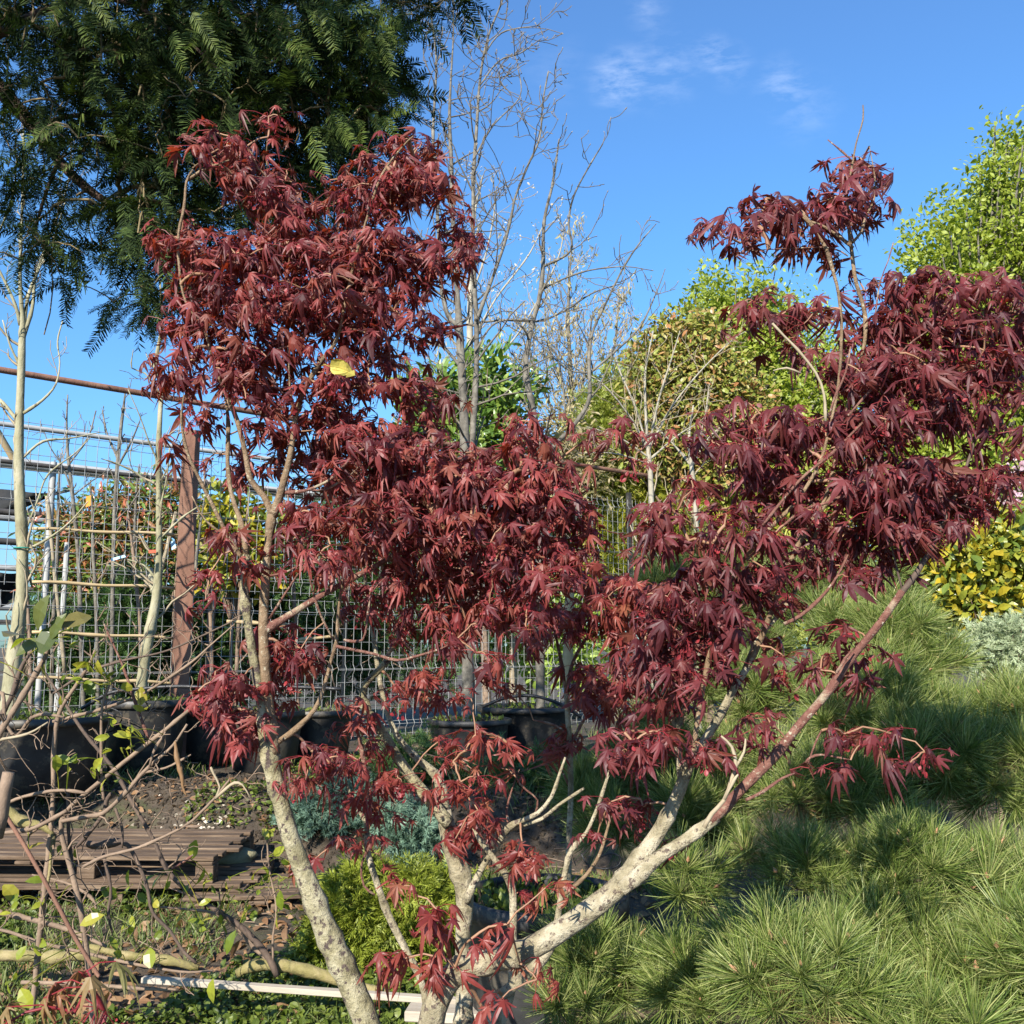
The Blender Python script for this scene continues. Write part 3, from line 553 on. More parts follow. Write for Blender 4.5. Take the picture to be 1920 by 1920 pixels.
blC = [(1575,325,45,25,1),(1620,340,35,30,1.1),(1600,385,60,35,1.1),(1640,410,25,25,.8),(1530,400,45,25,1),(1470,385,55,20,1),(1420,385,35,18,.9),(1450,430,60,25,1.1),(1520,450,50,22,1.0),(1380,455,45,15,1.0),(1320,455,28,18,1.1),(1440,470,30,15,.8),(1600,550,24,14,1.4),(1650,545,15,14,1.5),
 (1430,585,45,25,1.2),(1410,610,28,25,.8),(1490,600,30,30,.9),(1530,600,50,25,1.1),(1500,650,50,20,.3),(1690,570,40,22,.8),(1760,555,70,25,1.2),(1850,550,55,25,1.1),(1900,580,40,40,1),(1650,620,60,35,1.1),(1740,620,90,45,1.2),(1830,640,80,45,1.1),(1910,650,40,50,1),
 (1560,680,60,35,.9),(1640,700,80,50,1.2),(1730,720,100,50,1.3),(1820,710,70,40,1),(1900,720,40,35,.9),(1380,780,45,18,1.1),(1450,770,55,28,1.1),(1350,840,35,25,.9),(1410,860,55,40,1),(1490,830,70,45,1.1),(1580,810,70,50,1.2),(1680,800,90,50,1.3),(1770,790,60,35,1),(1850,800,55,25,.9),(1890,840,30,25,.9),
 (1430,920,70,25,1.1),(1510,920,80,45,1),(1610,920,90,55,1.2),(1710,900,90,50,1.3),(1800,900,70,35,1.1),(1860,900,40,25,.9),(1830,950,50,30,1),(1640,990,90,45,1),(1740,980,80,40,1.2),(1230,970,35,25,.9),(1300,950,50,26,.9),(1370,985,50,30,1),(1220,1010,35,35,.7),(1330,1030,60,35,.9),
 (1440,1010,50,35,.8),(1540,1020,70,50,.9,.1),(1600,1060,60,40,.8),(1700,1020,40,25,.6),(1460,1070,50,35,1.0),(1390,1090,55,40,.9),(1300,1090,60,35,1),(1260,1130,60,35,1),(1350,1150,70,40,.9),(1440,1150,50,40,.7,.1),(1210,1190,50,35,1),(1280,1200,70,40,1.1),(1370,1210,50,35,.6),(1180,1240,35,25,.8),
 (1240,1270,70,35,1.1),(1320,1260,50,35,.7,.08),(1260,1320,60,30,1),(1170,1400,45,25,1.2,-.05),(1230,1400,60,25,1.3,-.05),(1310,1405,30,18,.9),(1510,1275,38,18,1),(1600,1290,35,16,.9),(1620,1215,12,12,.6),(1590,1150,12,12,.5),(1460,1390,38,18,1),(1430,1410,25,15,.6),(1570,1360,35,18,.9),(1520,1440,25,14,1),(1590,1420,35,13,1.1),(1695,1408,30,13,1.1),(1190,1505,40,22,.9,.1),(1150,1500,18,14,.7,.1),(1180,1580,30,18,.7,.15),(1105,1580,22,22,.9,.15),(1650,1400,12,8,.4),(1335,1420,18,20,.8),(1560,1260,15,10,.5),(1265,1590,25,14,.6,.1)]
foliage(TC, skC, blC, 2.3, rC, M['maple_dark'], M['twig'], dens=1.22, size=.050)

# --- smaller-leaved maple further back, between the other two
gD = at(1070, 1480, 4.6); gD[2] = float(hgt(gD[0], gD[1]))
TD = thing('japanese_maple', 'small leaved bronze red maple further back, beside the white label', 'maple tree', gD)
K = []
P0 = at(1072, 1440, 3.4); 
limb('trunk', [(1068,1800,16),(1066,1600,15),(1070,1500,14),(1068,1400,14),(1062,1300,13)], 3.6, M['bark_c'], TD, kids=K)
for s in ([(1062,1300,10),(1075,1240,9),(1110,1180,8),(1150,1130,6),(1180,1090,4)], [(1062,1310,9),(1050,1230,8),(1030,1150,6),(1000,1100,4)], [(1068,1400,8),(1100,1340,7),(1130,1300,5),(1160,1250,4)], [(1068,1380,7),(1040,1360,6),(1000,1350,4)], [(1070,1480,6),(1050,1440,5),(1025,1410,4)]):
    B(s, 'bark_red', 3.6, 0, root=TD, kids=K)
blD = [(1060,1130,60,35,.9),(1130,1150,70,45,1),(1180,1110,60,40,.9),(1090,1200,50,30,.6),(1160,1210,60,35,.9),(1010,1210,60,28,.8),(1130,1270,60,35,.9),(1100,1310,55,28,.9),(1160,1310,45,28,.7),(1020,1130,40,30,.7),(1130,1345,45,20,.7),(1040,1395,38,20,.8),(1090,1400,30,20,.5)]
foliage(TD, [k[0][::2] for k in K], blD+[(1200,1130,60,40,.9),(1240,1230,50,40,.7),(1080,1070,50,35,.7),(960,1300,40,20,.5)], 3.55, np.random.default_rng(14), M['maple_low'], M['twig'], size=.060, dens=1.05, per=6)

# --- young maple right in front of the lens, bottom left corner
gF = at(150, 2300, 1.25); gF[2] = float(hgt(gF[0], gF[1]))
TF_ = thing('maple_sapling', 'young maple shoot with thin pinkish green leaves in the bottom left corner', 'maple sapling', gF)
K = []
limb('stem', [(120,3300,12),(130,2300,10),(150,2050,8),(180,1930,6),(210,1860,5)], 1.25, M['bark_red'], TF_, kids=K)
foliage(TF_, [k[0][::2] for k in K], [(210,1825,20,14,.9),(130,1860,25,12,.8),(200,1870,30,12,.8),(40,1905,25,14,.8),(130,1920,20,10,.7)], 1.25, np.random.default_rng(15), M['maple_young'], M['samara'], size=.044, per=4, dens=.8, temps=MAPLE_SLIM, samaras=.25, dmin=1.0)

# single pale yellow leaf caught in the left maple
lf = MB(); r9 = at(637, 690, 2.12); a = np.linspace(0, 2*pi, 17)[:-1]
V = np.stack([.025*np.cos(a)*(1+.07*np.sin(3*a+1)), .009*np.cos(2*a)+.004*np.sin(5*a), .020*np.sin(a)*(1+.08*np.cos(2*a))-.004*np.cos(a)], -1)
V2 = V+np.array([0, .0012, 0]); lf.add(np.vstack([V+r9, V2+r9]), [np.arange(16)[None, ::-1], np.arange(16, 32)[None], np.array([(k, (k+1) % 16, 16+(k+1) % 16, 16+k) for k in range(16)])])
V = np.array([(.018,-.004,-.012),(.034,-.006,-.006),(.036,-.002,-.018),(.014,.002,-.022)])+r9; lf.add(V, np.array([[0,1,2,3]]))
lf.add(*ptubes(np.array([[r9+[-.024,.002,.004], r9+[-.036,.004,.010], r9+[-.044,.012,.008]]]), np.full((1, 3), .0009), 4)); lf.add(*ptubes(np.array([[r9+[-.022,-.0075,.003], r9+[0,-.008,0], r9+[.022,-.0095,-.006]]]), np.array([[.0009,.0008,.0004]]), 4))
lf.build('fallen_leaf', M['yellow'], base=r9, tag=('round pale yellow leaf caught among the red leaves of the left maple', 'leaf'))

# ------------------------------------------------------------------ yew overhead, upper left
rY = np.random.default_rng(31)
gY = np.array([-4.6, 4.6, 0]); gY[2] = float(hgt(gY[0], gY[1]))
TY = thing('yew_tree', 'dark green yew whose drooping needle sprays overhang the upper left', 'yew tree', gY)
KY = []
mb = MB(); P = np.array([(-4.6,4.6,-.05),(-4.55,4.55,.8),(-4.35,4.4,1.8),(-4.0,4.2,2.8),(-3.4,3.9,4.0),(-3.0,3.6,5.2)]); Q = catmull(np.hstack([P, np.array([[.20],[.17],[.14],[.11],[.08],[.05]])]), .08); tube(mb, Q[:, :3], Q[:, 3], 14, .08); mb.build('trunk', M['yew_bark'], TY, smooth=True); KY.append((Q[:, :3], Q[:, 3]))
Yl = lambda s, Y, dY=0: limb('limb', s, Y, M['yew_bark'], TY, dY=dY, kids=KY, sides=10, step=.05, wob=.08)
Yl([(-560,-330,80),(-300,-60,60),(-60,110,46),(10,180,42),(60,235,36),(110,300,28),(160,350,22),(230,400,16),(290,450,12),(330,500,8)], [3.9,3.8,3.7,3.7,3.7,3.65,3.6,3.6,3.6,3.6])
Yl([(-500,-450,60),(-100,-260,44),(150,-160,34),(350,-60,26),(480,60,20),(560,180,14),(620,280,9)], 3.7, -.4)
Yl([(-100,-270,34),(300,-300,30),(520,-200,22),(700,-80,16),(790,0,10)], 3.8, .1)
Yl([(-60,105,20),(80,20,18),(220,0,14),(330,60,10),(420,140,7)], 3.3, -.4)
Yl([(60,235,14),(160,215,12),(280,230,9),(380,290,7),(430,350,5)], 3.5, -.2)
Yl([(110,300,12),(80,380,8),(60,460,6)], 3.5, .1)
blY = [(40,40,70,60,.9),(150,70,90,70,1),(270,50,90,70,1),(390,60,90,70,1.1),(510,60,90,70,1.1),(620,60,80,80,1),(700,110,70,80,1),(780,20,60,35,.9),(840,5,30,30,.6),(720,190,60,60,.8),(760,150,30,50,.5),(640,210,80,80,1.1),(540,190,90,80,1.1),(430,180,90,80,1.1),(320,180,90,80,1),(210,180,80,60,.9),(110,160,60,50,.7),(30,170,40,50,.8),
 (60,250,50,40,.6),(150,270,60,40,.7),(240,290,70,60,1.0),(340,300,80,60,1.1),(440,290,70,60,1),(560,300,70,60,1),(660,300,50,50,.8),(640,370,40,40,.7),(590,400,60,50,.9),(40,330,40,40,.6),(110,350,50,40,.7),(190,370,50,45,.8),(280,380,60,50,1),(370,390,60,50,1.1),(470,390,60,50,.8),
 (70,430,45,40,.9),(60,480,30,25,.6),(150,460,50,30,.6),(150,530,45,14,.6),(250,450,50,45,.9),(330,460,50,45,1),(240,530,50,25,.7),(300,560,45,35,1),(230,580,30,16,.8),(300,600,25,20,.8),(330,530,30,35,.8),(520,400,40,40,.7),(410,460,50,40,.7),
 (-120,60,110,110,.9),(-140,280,90,120,.8),(-100,480,60,70,.6),(0,-120,160,100,.8),(250,-120,160,100,.8),(500,-120,160,100,.8),(720,-110,110,90,.8),(200,-330,300,120,.45),(600,-300,200,110,.4)]  # clumps beyond the frame, extended up and left to give shade
cl = []
for b in blY:
    n = max(2, int(b[2]*b[3]*pi/5000*13.5*b[4])); u = rdir(n, rY)*(rY.uniform(size=(n, 1))**.35)
    Yd = 3.35+u[:, 1]*.75+(.0 if b[1] > 0 else -.1); cl.append(at_n(b[0]+u[:, 0]*b[2], b[1]+u[:, 2]*b[3], Yd))
for c_, n in (((-2.2,1.7,4.0),170),((-1.2,1.8,4.05),170),((-.4,2.0,4.1),110),((-3.1,2.1,3.7),130),((-1.8,2.3,4.4),130),((-.9,2.6,4.5),100),((-3.4,3.0,3.6),80)):  # unseen canopy clumps above the view, added to shade the visible sprays
    cl.append(np.array(c_)+rdir(n, rY)*(rY.uniform(size=(n, 1))**.4)*np.array([.65, .5, .42]))
cl = np.vstack(cl)
src, rad = twig_network([k[0][::3] for k in KY], cl, rY)
t = np.linspace(0, 1, 5)[None, :, None]; L = np.linalg.norm(cl-src, axis=1)[:, None, None]
P = src[:, None]*(1-t)+cl[:, None]*t+np.array([0, 0, 1.])*(t*(1-t))*L*.3+rY.normal(size=(len(cl), 5, 3))*L*.03*np.sin(t*pi)
mb = MB(); mb.add(*ptubes(P, (np.minimum(rad, .009)[:, None])*np.linspace(1.2, .8, 5)[None], 5))
# long hanging whips
n = 90; s0 = cl[rY.integers(0, len(cl), n)]; ln = rY.uniform(.15, .5, n)[:, None, None]; t = np.linspace(0, 1, 7)[None, :, None]
P = s0[:, None]+np.array([0, 0, -1.])*t*ln+np.concatenate([np.cumsum(rY.normal(size=(n, 7, 2))*.010, 1), np.zeros((n, 7, 1))], 2)
mb.add(*ptubes(P, np.full((n, 7), .0022), 4)); whip = P
mb.build('twigs', M['yew_twig'], TY, smooth=True)
mb = MB(); k = np.repeat(np.arange(len(cl)), 3); N = len(k); od = norm(cl-src)[k]+rY.normal(size=(N, 3))*.55+np.array([.1, -.25, -.55])
scatter(mb, YEW, cl[k]+rY.normal(size=(N, 3))*.02, od, np.array([0, 0, 1.])+rY.normal(size=(N, 3))*.45, .115, .22, r=rY)
near = at_n([60,110,40,560,600,640,190,290,420,270,270,330,500,730,300,480,260,60,70,640], [10,50,95,15,30,45,115,60,20,370,430,440,110,30,250,60,180,270,285,20], np.full(20, 2.7)); kk = np.repeat(np.arange(20), 6); N = len(kk)
scatter(mb, YEW, near[kk]+rY.normal(size=(N, 3))*.035, rY.normal(size=(N, 3))*.5+np.array([.25, -.2, -.55]), np.array([-.3, -.6, .6])+rY.normal(size=(N, 3))*.35, .13, .2, r=rY)
mb.build('foliage', M['yew'], TY); mb = MB()
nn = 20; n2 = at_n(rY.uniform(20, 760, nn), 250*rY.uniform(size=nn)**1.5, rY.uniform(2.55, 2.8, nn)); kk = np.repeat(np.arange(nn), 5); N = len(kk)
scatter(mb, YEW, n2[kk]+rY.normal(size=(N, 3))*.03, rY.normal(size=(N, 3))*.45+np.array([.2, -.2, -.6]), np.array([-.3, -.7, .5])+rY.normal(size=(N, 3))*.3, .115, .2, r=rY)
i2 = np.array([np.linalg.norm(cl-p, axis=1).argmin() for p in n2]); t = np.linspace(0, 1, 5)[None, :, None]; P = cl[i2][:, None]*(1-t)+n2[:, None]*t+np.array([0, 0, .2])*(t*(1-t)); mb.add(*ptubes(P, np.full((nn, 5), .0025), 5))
mb.build('sunlit_sprays', M['yew_lit'], TY)  # near sprays in the paler colour that stands for sunlight
P = np.stack([src[:0]]) if False else None
mb = MB(); idx = np.array([np.linalg.norm(cl-p, axis=1).argmin() for p in near]); t = np.linspace(0, 1, 5)[None, :, None]
P = cl[idx][:, None]*(1-t)+near[:, None]*t+np.array([0, 0, .12])*(t*(1-t))*2; mb.add(*ptubes(P, np.full((20, 5), .003), 5)); mb.build('hanging_twigs', M['yew_twig'], TY, smooth=True)

# ------------------------------------------------------------------ bare trees
def twigs_on(r, stems, spacing, length, levels=3, up=.35, ang=50, rmin=.0016, thick=.5, tmin=.15, wob=.10):
    """random side twigs on stems [(pts, radii)]; returns list of (P (5,3), R(5,)) and tip points"""
    out = []; tips = []
    def grow(p, d, L, rad, lev):
        pts = [p]; dd = d.copy()
        for k in range(4):
            dd = dd+r.normal(size=3)*wob*2+np.array([0, 0, up*.25]); dd /= np.linalg.norm(dd); pts.append(pts[-1]+dd*L/4)
        pts = np.array(pts); R = np.linspace(rad, max(rmin, rad*.45), 5); out.append((pts, R)); tips.append((pts[-1], dd))
        if lev > 1:
            for k in (1, 2, 3, 4):
                if r.uniform() < .62:
                    side = np.cross(dd, rdir(1, r)[0]); side /= np.linalg.norm(side)+1e-9; a = radians(r.uniform(ang-18, ang+15))
                    nd = (pts[k]-pts[k-1]); nd /= np.linalg.norm(nd); grow(pts[k], nd*cos(a)+side*sin(a), L*r.uniform(.35, .6), max(rmin, R[k]*.7), lev-1)
    for pts, R in stems:
        seg = np.linalg.norm(np.diff(pts, axis=0), axis=1); s = np.concatenate([[0], np.cumsum(seg)]); Lt = s[-1]; pos = tmin*Lt+r.uniform(0, spacing)
        while pos < Lt:
            k = min(len(pts)-2, np.searchsorted(s, pos)-1); k = max(k, 0); T = pts[k+1]-pts[k]; T /= np.linalg.norm(T)
            side = np.cross(T, rdir(1, r)[0]); side /= np.linalg.norm(side)+1e-9; a = radians(r.uniform(ang-15, ang+20)); fr = 1-.6*pos/Lt
            grow(pts[k], T*cos(a)+side*sin(a), length*fr*r.uniform(.5, 1.2), max(rmin, min(R[k]*thick, .012)), levels); pos += spacing*r.uniform(.5, 1.5)
        tips.append((pts[-1], norm(pts[-1]-pts[-2])))
    return out, tips
DIAM = (np.array([(0,0,0),(.18,.4,0),(0,.4,.18),(-.18,.4,0),(0,.4,-.18),(0,1,0)], float), [np.array([(0,1,2),(0,2,3),(0,3,4),(0,4,1),(5,2,1),(5,3,2),(5,4,3),(5,1,4)])])
def bare_tree(name, label, cat, gpt, stems, Y, bark, twigm, r, spacing=.18, length=.5, levels=3, up=.35, ang=50, buds=.0, rmin=.0018, group=None, step=.06, trunk_n=1, sides=10, knots=3, extra=None):
    T = thing(name, label, cat, gpt, group); Ks = []
    for i_, s in enumerate(stems):
        limb('trunk' if i_ < trunk_n else 'branch', s, Y, M[bark], T, dY=0 if i_ < trunk_n else float(r.uniform(-.3, .3)), sides=sides, step=step, knots=knots, kids=Ks, wob=.06)
    if spacing:
        tw, tips = twigs_on(r, Ks, spacing, length, levels, up, ang, rmin)
        mb = MB(); mb.add(*ptubes(np.array([a for a, _ in tw]), np.array([b for _, b in tw]), 4)); mb.build('twigs', M[twigm], T, smooth=True)
        if buds:
            mb = MB(); p = np.array([a for a, _ in tips]); d = np.array([b for _, b in tips]); place(mb, DIAM[0], DIAM[1], p-d*buds*.3, frames(d, rdir(len(d), r)), buds*r.uniform(.7, 1.2, len(d))); mb.build('buds', M['bud'], T)
        return T, Ks, tw, tips
    return T, Ks, [], []
def gnd(px, Y): p = at(px, 1300, Y); return np.array([p[0], Y, float(hgt(p[0], Y))])
def down(px, Y, w):  # pixel of the ground point below
    p = gnd(px, Y); z = p[2]-.03; k = (z-CAMZ)/Y; v = (k*cos(PITCH)-sin(PITCH))/(cos(PITCH)+k*sin(PITCH)); return (px, 960-v*F, w)
r1 = np.random.default_rng(41)
bare_tree('magnolia_tree', 'tall grey bare tree with several upright stems behind the left maple', 'bare tree', gnd(880, 8.3),
 [[down(880,8.3,34),(878,1300,32),(875,1100,28),(872,880,25),(870,780,24),(866,700,22),(861,610,20),(858,560,15),(853,480,13),(849,400,12),(846,300,11),(843,220,9),(845,155,6),(850,60,4),(848,-40,3)],
  [(861,612,14),(840,592,13),(828,540,12),(825,480,11),(816,330,9),(812,250,8),(818,120,6),(810,40,4),(800,-30,3)],
  [(878,1000,18),(886,820,17),(890,750,16),(893,680,14),(893,600,13),(889,520,12),(887,430,10),(888,330,10),(893,250,9),(900,150,7),(915,70,6),(942,0,5),(955,-60,3)],
  [(893,602,9),(920,530,9),(945,460,8),(960,400,7),(966,370,6),(990,310,6),(1012,258,5),(1018,190,4),(1028,135,4)],
  [(887,300,5),(925,235,4),(975,180,3),(970,120,3)],[(900,160,4),(935,115,4),(975,100,3),(1015,72,2)],[(903,110,4),(940,62,4),(1005,48,2)],
  [(866,690,8),(830,650,7),(790,635,5),(740,610,3)],[(890,660,6),(930,605,5),(1000,600,3)],[(870,740,5),(800,720,4),(745,690,3)]],
 8.3, 'grey_bark', 'grey_twig', r1, spacing=.17, length=.8, levels=3, up=.5, ang=55, buds=.034, trunk_n=1, rmin=.0035)
bare_tree('magnolia_tree', 'bare grey tree with crooked fork and long whips, right of the tall bare tree', 'bare tree', gnd(1015, 8.8),
 [[down(1015,8.8,24),(1012,1200,22),(1012,1000,20),(1014,860,18),(1002,780,16),(986,700,15),(990,650,14),(1000,600,13),(1011,560,12),(1018,500,11),(1019,430,9),(1025,390,8),(1035,350,7),(1043,300,5),(1048,262,4)],
  [(1014,865,12),(1045,830,12),(1080,792,11),(1104,750,11),(1105,700,10),(1105,660,9),(1112,620,7),(1135,570,6),(1170,500,5),(1200,455,4),(1230,420,2)],
  [(1105,700,7),(1150,662,6),(1200,612,5),(1232,545,3),(1247,505,2)],[(1019,500,7),(1070,470,6),(1066,420,6),(1075,370,5),(1100,320,4),(1130,270,3)],
  [(1015,545,6),(1040,530,5),(1100,508,4),(1170,500,3),(1222,507,2)],[(895,605,6),(950,600,6),(1010,602,6),(1060,582,5),(1110,550,4),(1170,530,2)],
  [(1060,790,5),(1055,720,5),(1040,660,4),(1010,640,3)],[(1018,560,5),(1045,600,5),(1060,640,3)],[(1105,700,5),(1060,690,4),(1010,640,3)]],
 8.8, 'grey_bark', 'grey_twig', r1, spacing=.26, length=.6, levels=2, up=.45, ang=50, buds=.034, rmin=.0035)
bare_tree('bare_tree', 'pale barked bare tree at the left edge with a green tie round its trunk', 'bare tree', gnd(20, 6.9),
 [[down(15,6.9,46),(20,1300,42),(28,1220,36),(40,1120,30),(42,1030,28),(37,930,26),(35,850,24),(38,750,20),(41,650,18),(42,600,13),(38,540,10),(38,480,8),(42,380,7),(44,280,6),(44,200,4)],
  [(41,640,12),(60,580,9),(66,520,7),(80,480,6),(110,400,5),(130,330,4),(135,240,3)],[(34,790,10),(5,755,9),(-20,735,7),(-50,680,4)],[(44,775,8),(80,750,7),(105,720,5),(112,680,4),(108,640,4),(118,600,3)],
  [(41,860,7),(80,828,6),(130,822,4),(190,810,2)],[(48,1032,8),(90,1010,6),(130,980,4),(165,940,3)],[(46,1000,6),(70,940,4),(90,890,4),(140,850,3),(170,820,2)],[(43,640,10),(52,560,8),(75,500,6),(100,450,5),(122,380,4)],
  [(38,610,10),(28,570,8),(0,510,6),(-30,460,5)],[(-30,460,5),(0,430,5),(25,360,5),(32,290,3)],[(40,690,6),(20,650,5),(5,600,3)],[(50,1060,7),(60,1100,4)]],
 6.9, 'pale_bark', 'straw_twig', r1, spacing=.30, length=.42, levels=2, up=.7, ang=42, rmin=.0025)
bare_tree('bare_tree', 'slender pale bare tree growing in the black pot in front of the rusty post', 'bare tree', gnd(265, 7.9)+[0,0,.5],
 [[(262,1345,29),(264,1300,28),(270,1250,26),(282,1180,25),(293,1120,22),(298,1050,17),(298,950,15),(297,850,14),(300,780,12),(303,715,12),(292,692,12),(294,665,10),(301,630,9),(303,590,6),(300,520,5),(298,450,3)],
  [(287,1110,13),(283,1085,13),(284,1068,12)],[(299,872,5),(280,830,4),(262,780,3),(240,730,2)],[(298,930,6),(260,890,5),(220,870,4),(190,860,2)],[(298,1012,6),(340,972,5),(372,950,4)],[(301,740,5),(272,700,4),(247,690,3),(250,655,2)],[(299,905,4),(330,850,3),(352,800,2)],
  [(296,1090,5),(270,1060,4),(230,1045,3),(180,1015,2)],[(298,960,5),(312,900,4),(318,840,3)]],
 7.9, 'pale_bark', 'straw_twig', r1, spacing=.32, length=.45, levels=2, up=.5, ang=45, rmin=.0025)
bare_tree('bare_tree', 'thin grey bare sapling behind the wire fence with knobbly short twigs', 'bare tree', gnd(150, 9.2),
 [[down(160,9.2,12),(152,1200,11),(147,1050,10),(135,920,9),(127,850,7),(125,790,5),(127,740,3)],[(135,920,5),(115,870,4),(95,840,3),(75,790,2)],[(130,870,5),(165,820,4),(180,770,3)],[(136,930,4),(175,900,3),(210,880,2)]],
 9.2, 'grey_bark', 'grey_twig', r1, spacing=.2, length=.32, levels=2, up=.8, ang=45, rmin=.003)
bare_tree('bare_tree', 'thin grey bare sapling behind the wire fence, between the pale tree and the other sapling', 'bare tree', gnd(206, 9.2),
 [[down(206,9.2,12),(210,1200,11),(212,1080,10),(215,950,9),(225,820,9),(232,760,6),(235,730,3)],[(218,880,6),(245,830,5),(262,790,3)],[(220,860,5),(200,810,4),(192,770,3)],[(214,980,4),(250,940,3),(280,880,2)]],
 9.2, 'grey_bark', 'grey_twig', r1, spacing=.2, length=.32, levels=2, up=.8, ang=45, rmin=.003)
rT = np.random.default_rng(77)
for px, top, Y, ln in ((60,900,9.4,-20),(95,850,10.0,15),(185,900,9.7,-12),(235,870,10.2,20),(270,940,9.5,-25),(320,880,10.4,18),(345,930,9.6,30),(400,860,10.3,-15),(440,920,9.9,22),(560,900,10.6,-18),(640,940,10.8,25)):
    bare_tree('nursery_sapling', 'thin bare sapling in the row of young trees standing behind the wire fence', 'sapling', gnd(px, Y), [[down(px,Y,11),(px+ln*.3,1180,10),(px+ln*.8,1040,9),(px+ln,top+60,6),(px+ln*1.3,top,3)]], Y, 'grey_bark' if px % 2 else 'brown_twig', 'brown_twig', rT, spacing=.16, length=.42, levels=2, up=.5, ang=50, rmin=.0026, group='bare saplings behind the fence', knots=1, sides=7)
# pale pole-like trunk and blossoming trees behind
T, Ks, tw, tips = bare_tree('blossom_tree', 'pale trunked tree behind the tall bare tree with small white blossoms', 'tree', gnd(882, 12),
 [[down(882,12,24),(882,1000,20),(881,800,18),(881,600,16),(884,480,11),(890,400,7),(905,330,4)],[(882,700,7),(850,640,6),(800,600,4),(770,590,3)],[(882,560,6),(910,480,5),(925,410,4),(930,360,3)],[(884,640,6),(930,560,5),(990,480,4),(1020,420,3)],[(882,760,6),(840,700,5),(800,670,3)],[(884,680,6),(960,640,5),(1040,500,4),(1060,420,3)]],
 12, 'white_bark', 'straw_twig', r1, spacing=.3, length=.8, levels=2, up=.4, rmin=.004)
p = np.array([a for a, _ in tips]); k = np.repeat(np.arange(len(p)), 5); mb = MB(); scatter(mb, [OVAL], p[k]+r1.normal(size=(len(k), 3))*.022, rdir(len(k), r1)+[0,0,-.5], rdir(len(k), r1), .034, .3, r=r1); mb.build('blossoms', M['blossom'], T)
T, Ks, tw, tips = bare_tree('catkin_tree', 'feathery tree of tan catkins and fine twigs rising behind the crooked bare tree', 'tree', gnd(1085, 14),
 [[down(1080,14,22),(1078,1000,18),(1075,850,16),(1070,700,12),(1065,600,9),(1068,520,6),(1072,460,3)],[(1078,900,10),(1040,780,8),(1000,690,6),(990,620,4)],[(1078,900,10),(1120,770,8),(1150,660,6),(1160,570,4)],[(1075,800,8),(1100,680,6),(1110,590,4)],[(1074,780,8),(1030,650,5),(1020,560,3)],[(1078,950,8),(970,800,6),(950,700,4)],[(1078,950,8),(1170,790,6),(1200,680,4)],[(1078,960,7),(900,850,5),(830,760,4),(800,690,3)]],
 14, 'grey_bark', 'straw_twig', r1, spacing=.11, length=1.15, levels=3, up=.6, ang=42, rmin=.004)
p = np.array([a for a, _ in tips]); k = np.repeat(np.arange(len(p)), 2); mb = MB(); scatter(mb, [LANCE], p[k]+r1.normal(size=(len(k), 3))*.06, r1.normal(size=(len(k), 3))*.5+[0,0,-1], rdir(len(k), r1), .07, .3, r=r1); mb.build('catkins', M['catkin'], T)
bare_tree('bare_tree', 'small bare tree with white stem and straw coloured twigs before the bronze leaved tree', 'bare tree', gnd(1222, 9.8),
 [[down(1222,9.8,14),(1223,1200,14),(1222,1000,14),(1220,900,13),(1215,840,12),(1212,800,8),(1210,700,5),(1225,620,3)],[(1216,845,7),(1180,780,5),(1130,720,4),(1080,690,2)],[(1216,845,7),(1255,770,5),(1310,700,4),(1370,640,3),(1400,620,2)],[(1216,845,6),(1190,760,5),(1160,690,4),(1150,640,2)],[(1216,845,6),(1235,750,5),(1260,670,4),(1275,620,2)],[(1220,860,5),(1160,820,4),(1100,800,2)],[(1220,860,5),(1280,810,4),(1340,780,2)],[(1220,870,5),(1150,850,3),(1080,850,2)]],
 9.8, 'white_bark', 'straw_twig', r1, spacing=.15, length=.6, levels=2, up=.4, ang=35, rmin=.0028)
bare_tree('bare_tree', 'second small white stemmed bare tree, half hidden by the right maple', 'bare tree', gnd(1300, 10.4),
 [[down(1312,10.4,12),(1308,1100,12),(1304,950,12),(1296,870,11),(1292,820,7),(1300,760,4)],[(1297,875,6),(1260,830,4),(1230,800,2)],[(1297,875,6),(1330,820,4),(1380,780,3)],[(1297,870,5),(1320,790,4),(1330,720,3)]],
 10.4, 'white_bark', 'straw_twig', r1, spacing=.14, length=.55, levels=2, up=.4, ang=35, rmin=.0028)

# ------------------------------------------------------------------ wire fence, post, rails, greenhouse frame
FA = np.array([-4.1, 7.5]); FD = np.array([.775, .632]); FN = np.array([-FD[1], FD[0]])
def fl(s, off=0, z=0): q = FA+FD*s+FN*off; return np.array([q[0], q[1], z])
def pipe(mb, a, b, r, sides=8, mi=0): mb.add(*ptubes(np.array([[a, (a+b)/2, b]]), np.full((1, 3), r), sides), mi)
TFn = thing('wire_fence', 'welded wire mesh fence in two tiers with bent wires, running away behind the pots', 'fence', fl(0, 0, .5))
def panel(s0, s1, z0, z1):
    mb = MB(); n = int((s1-s0)/.085); ss = np.linspace(s0, s1, n); zs = [z0]; bends = [z0+.12, z0+(z1-z0)*.5, z1-.12]
    prof = [(z0, 0)]
    for b_ in bends: prof += [(b_-.05, 0), (b_, .035), (b_+.05, 0)]
    prof.append((z1, 0)); prof = np.array(prof)
    P = np.array([[fl(s, -o, z) for z, o in prof] for s in ss]); mb.add(*ptubes(P, np.full(P.shape[:2], .0025), 4))
    zz = np.unique(np.round(np.concatenate([np.arange(z0+.02, z1, .13), bends]), 2)); P = np.array([[fl(s, -np.interp(z, prof[:, 0], prof[:, 1])+.006, z) for s in np.linspace(s0, s1, 8)] for z in zz])
    mb.add(*ptubes(P, np.full(P.shape[:2], .0025), 4)); return mb
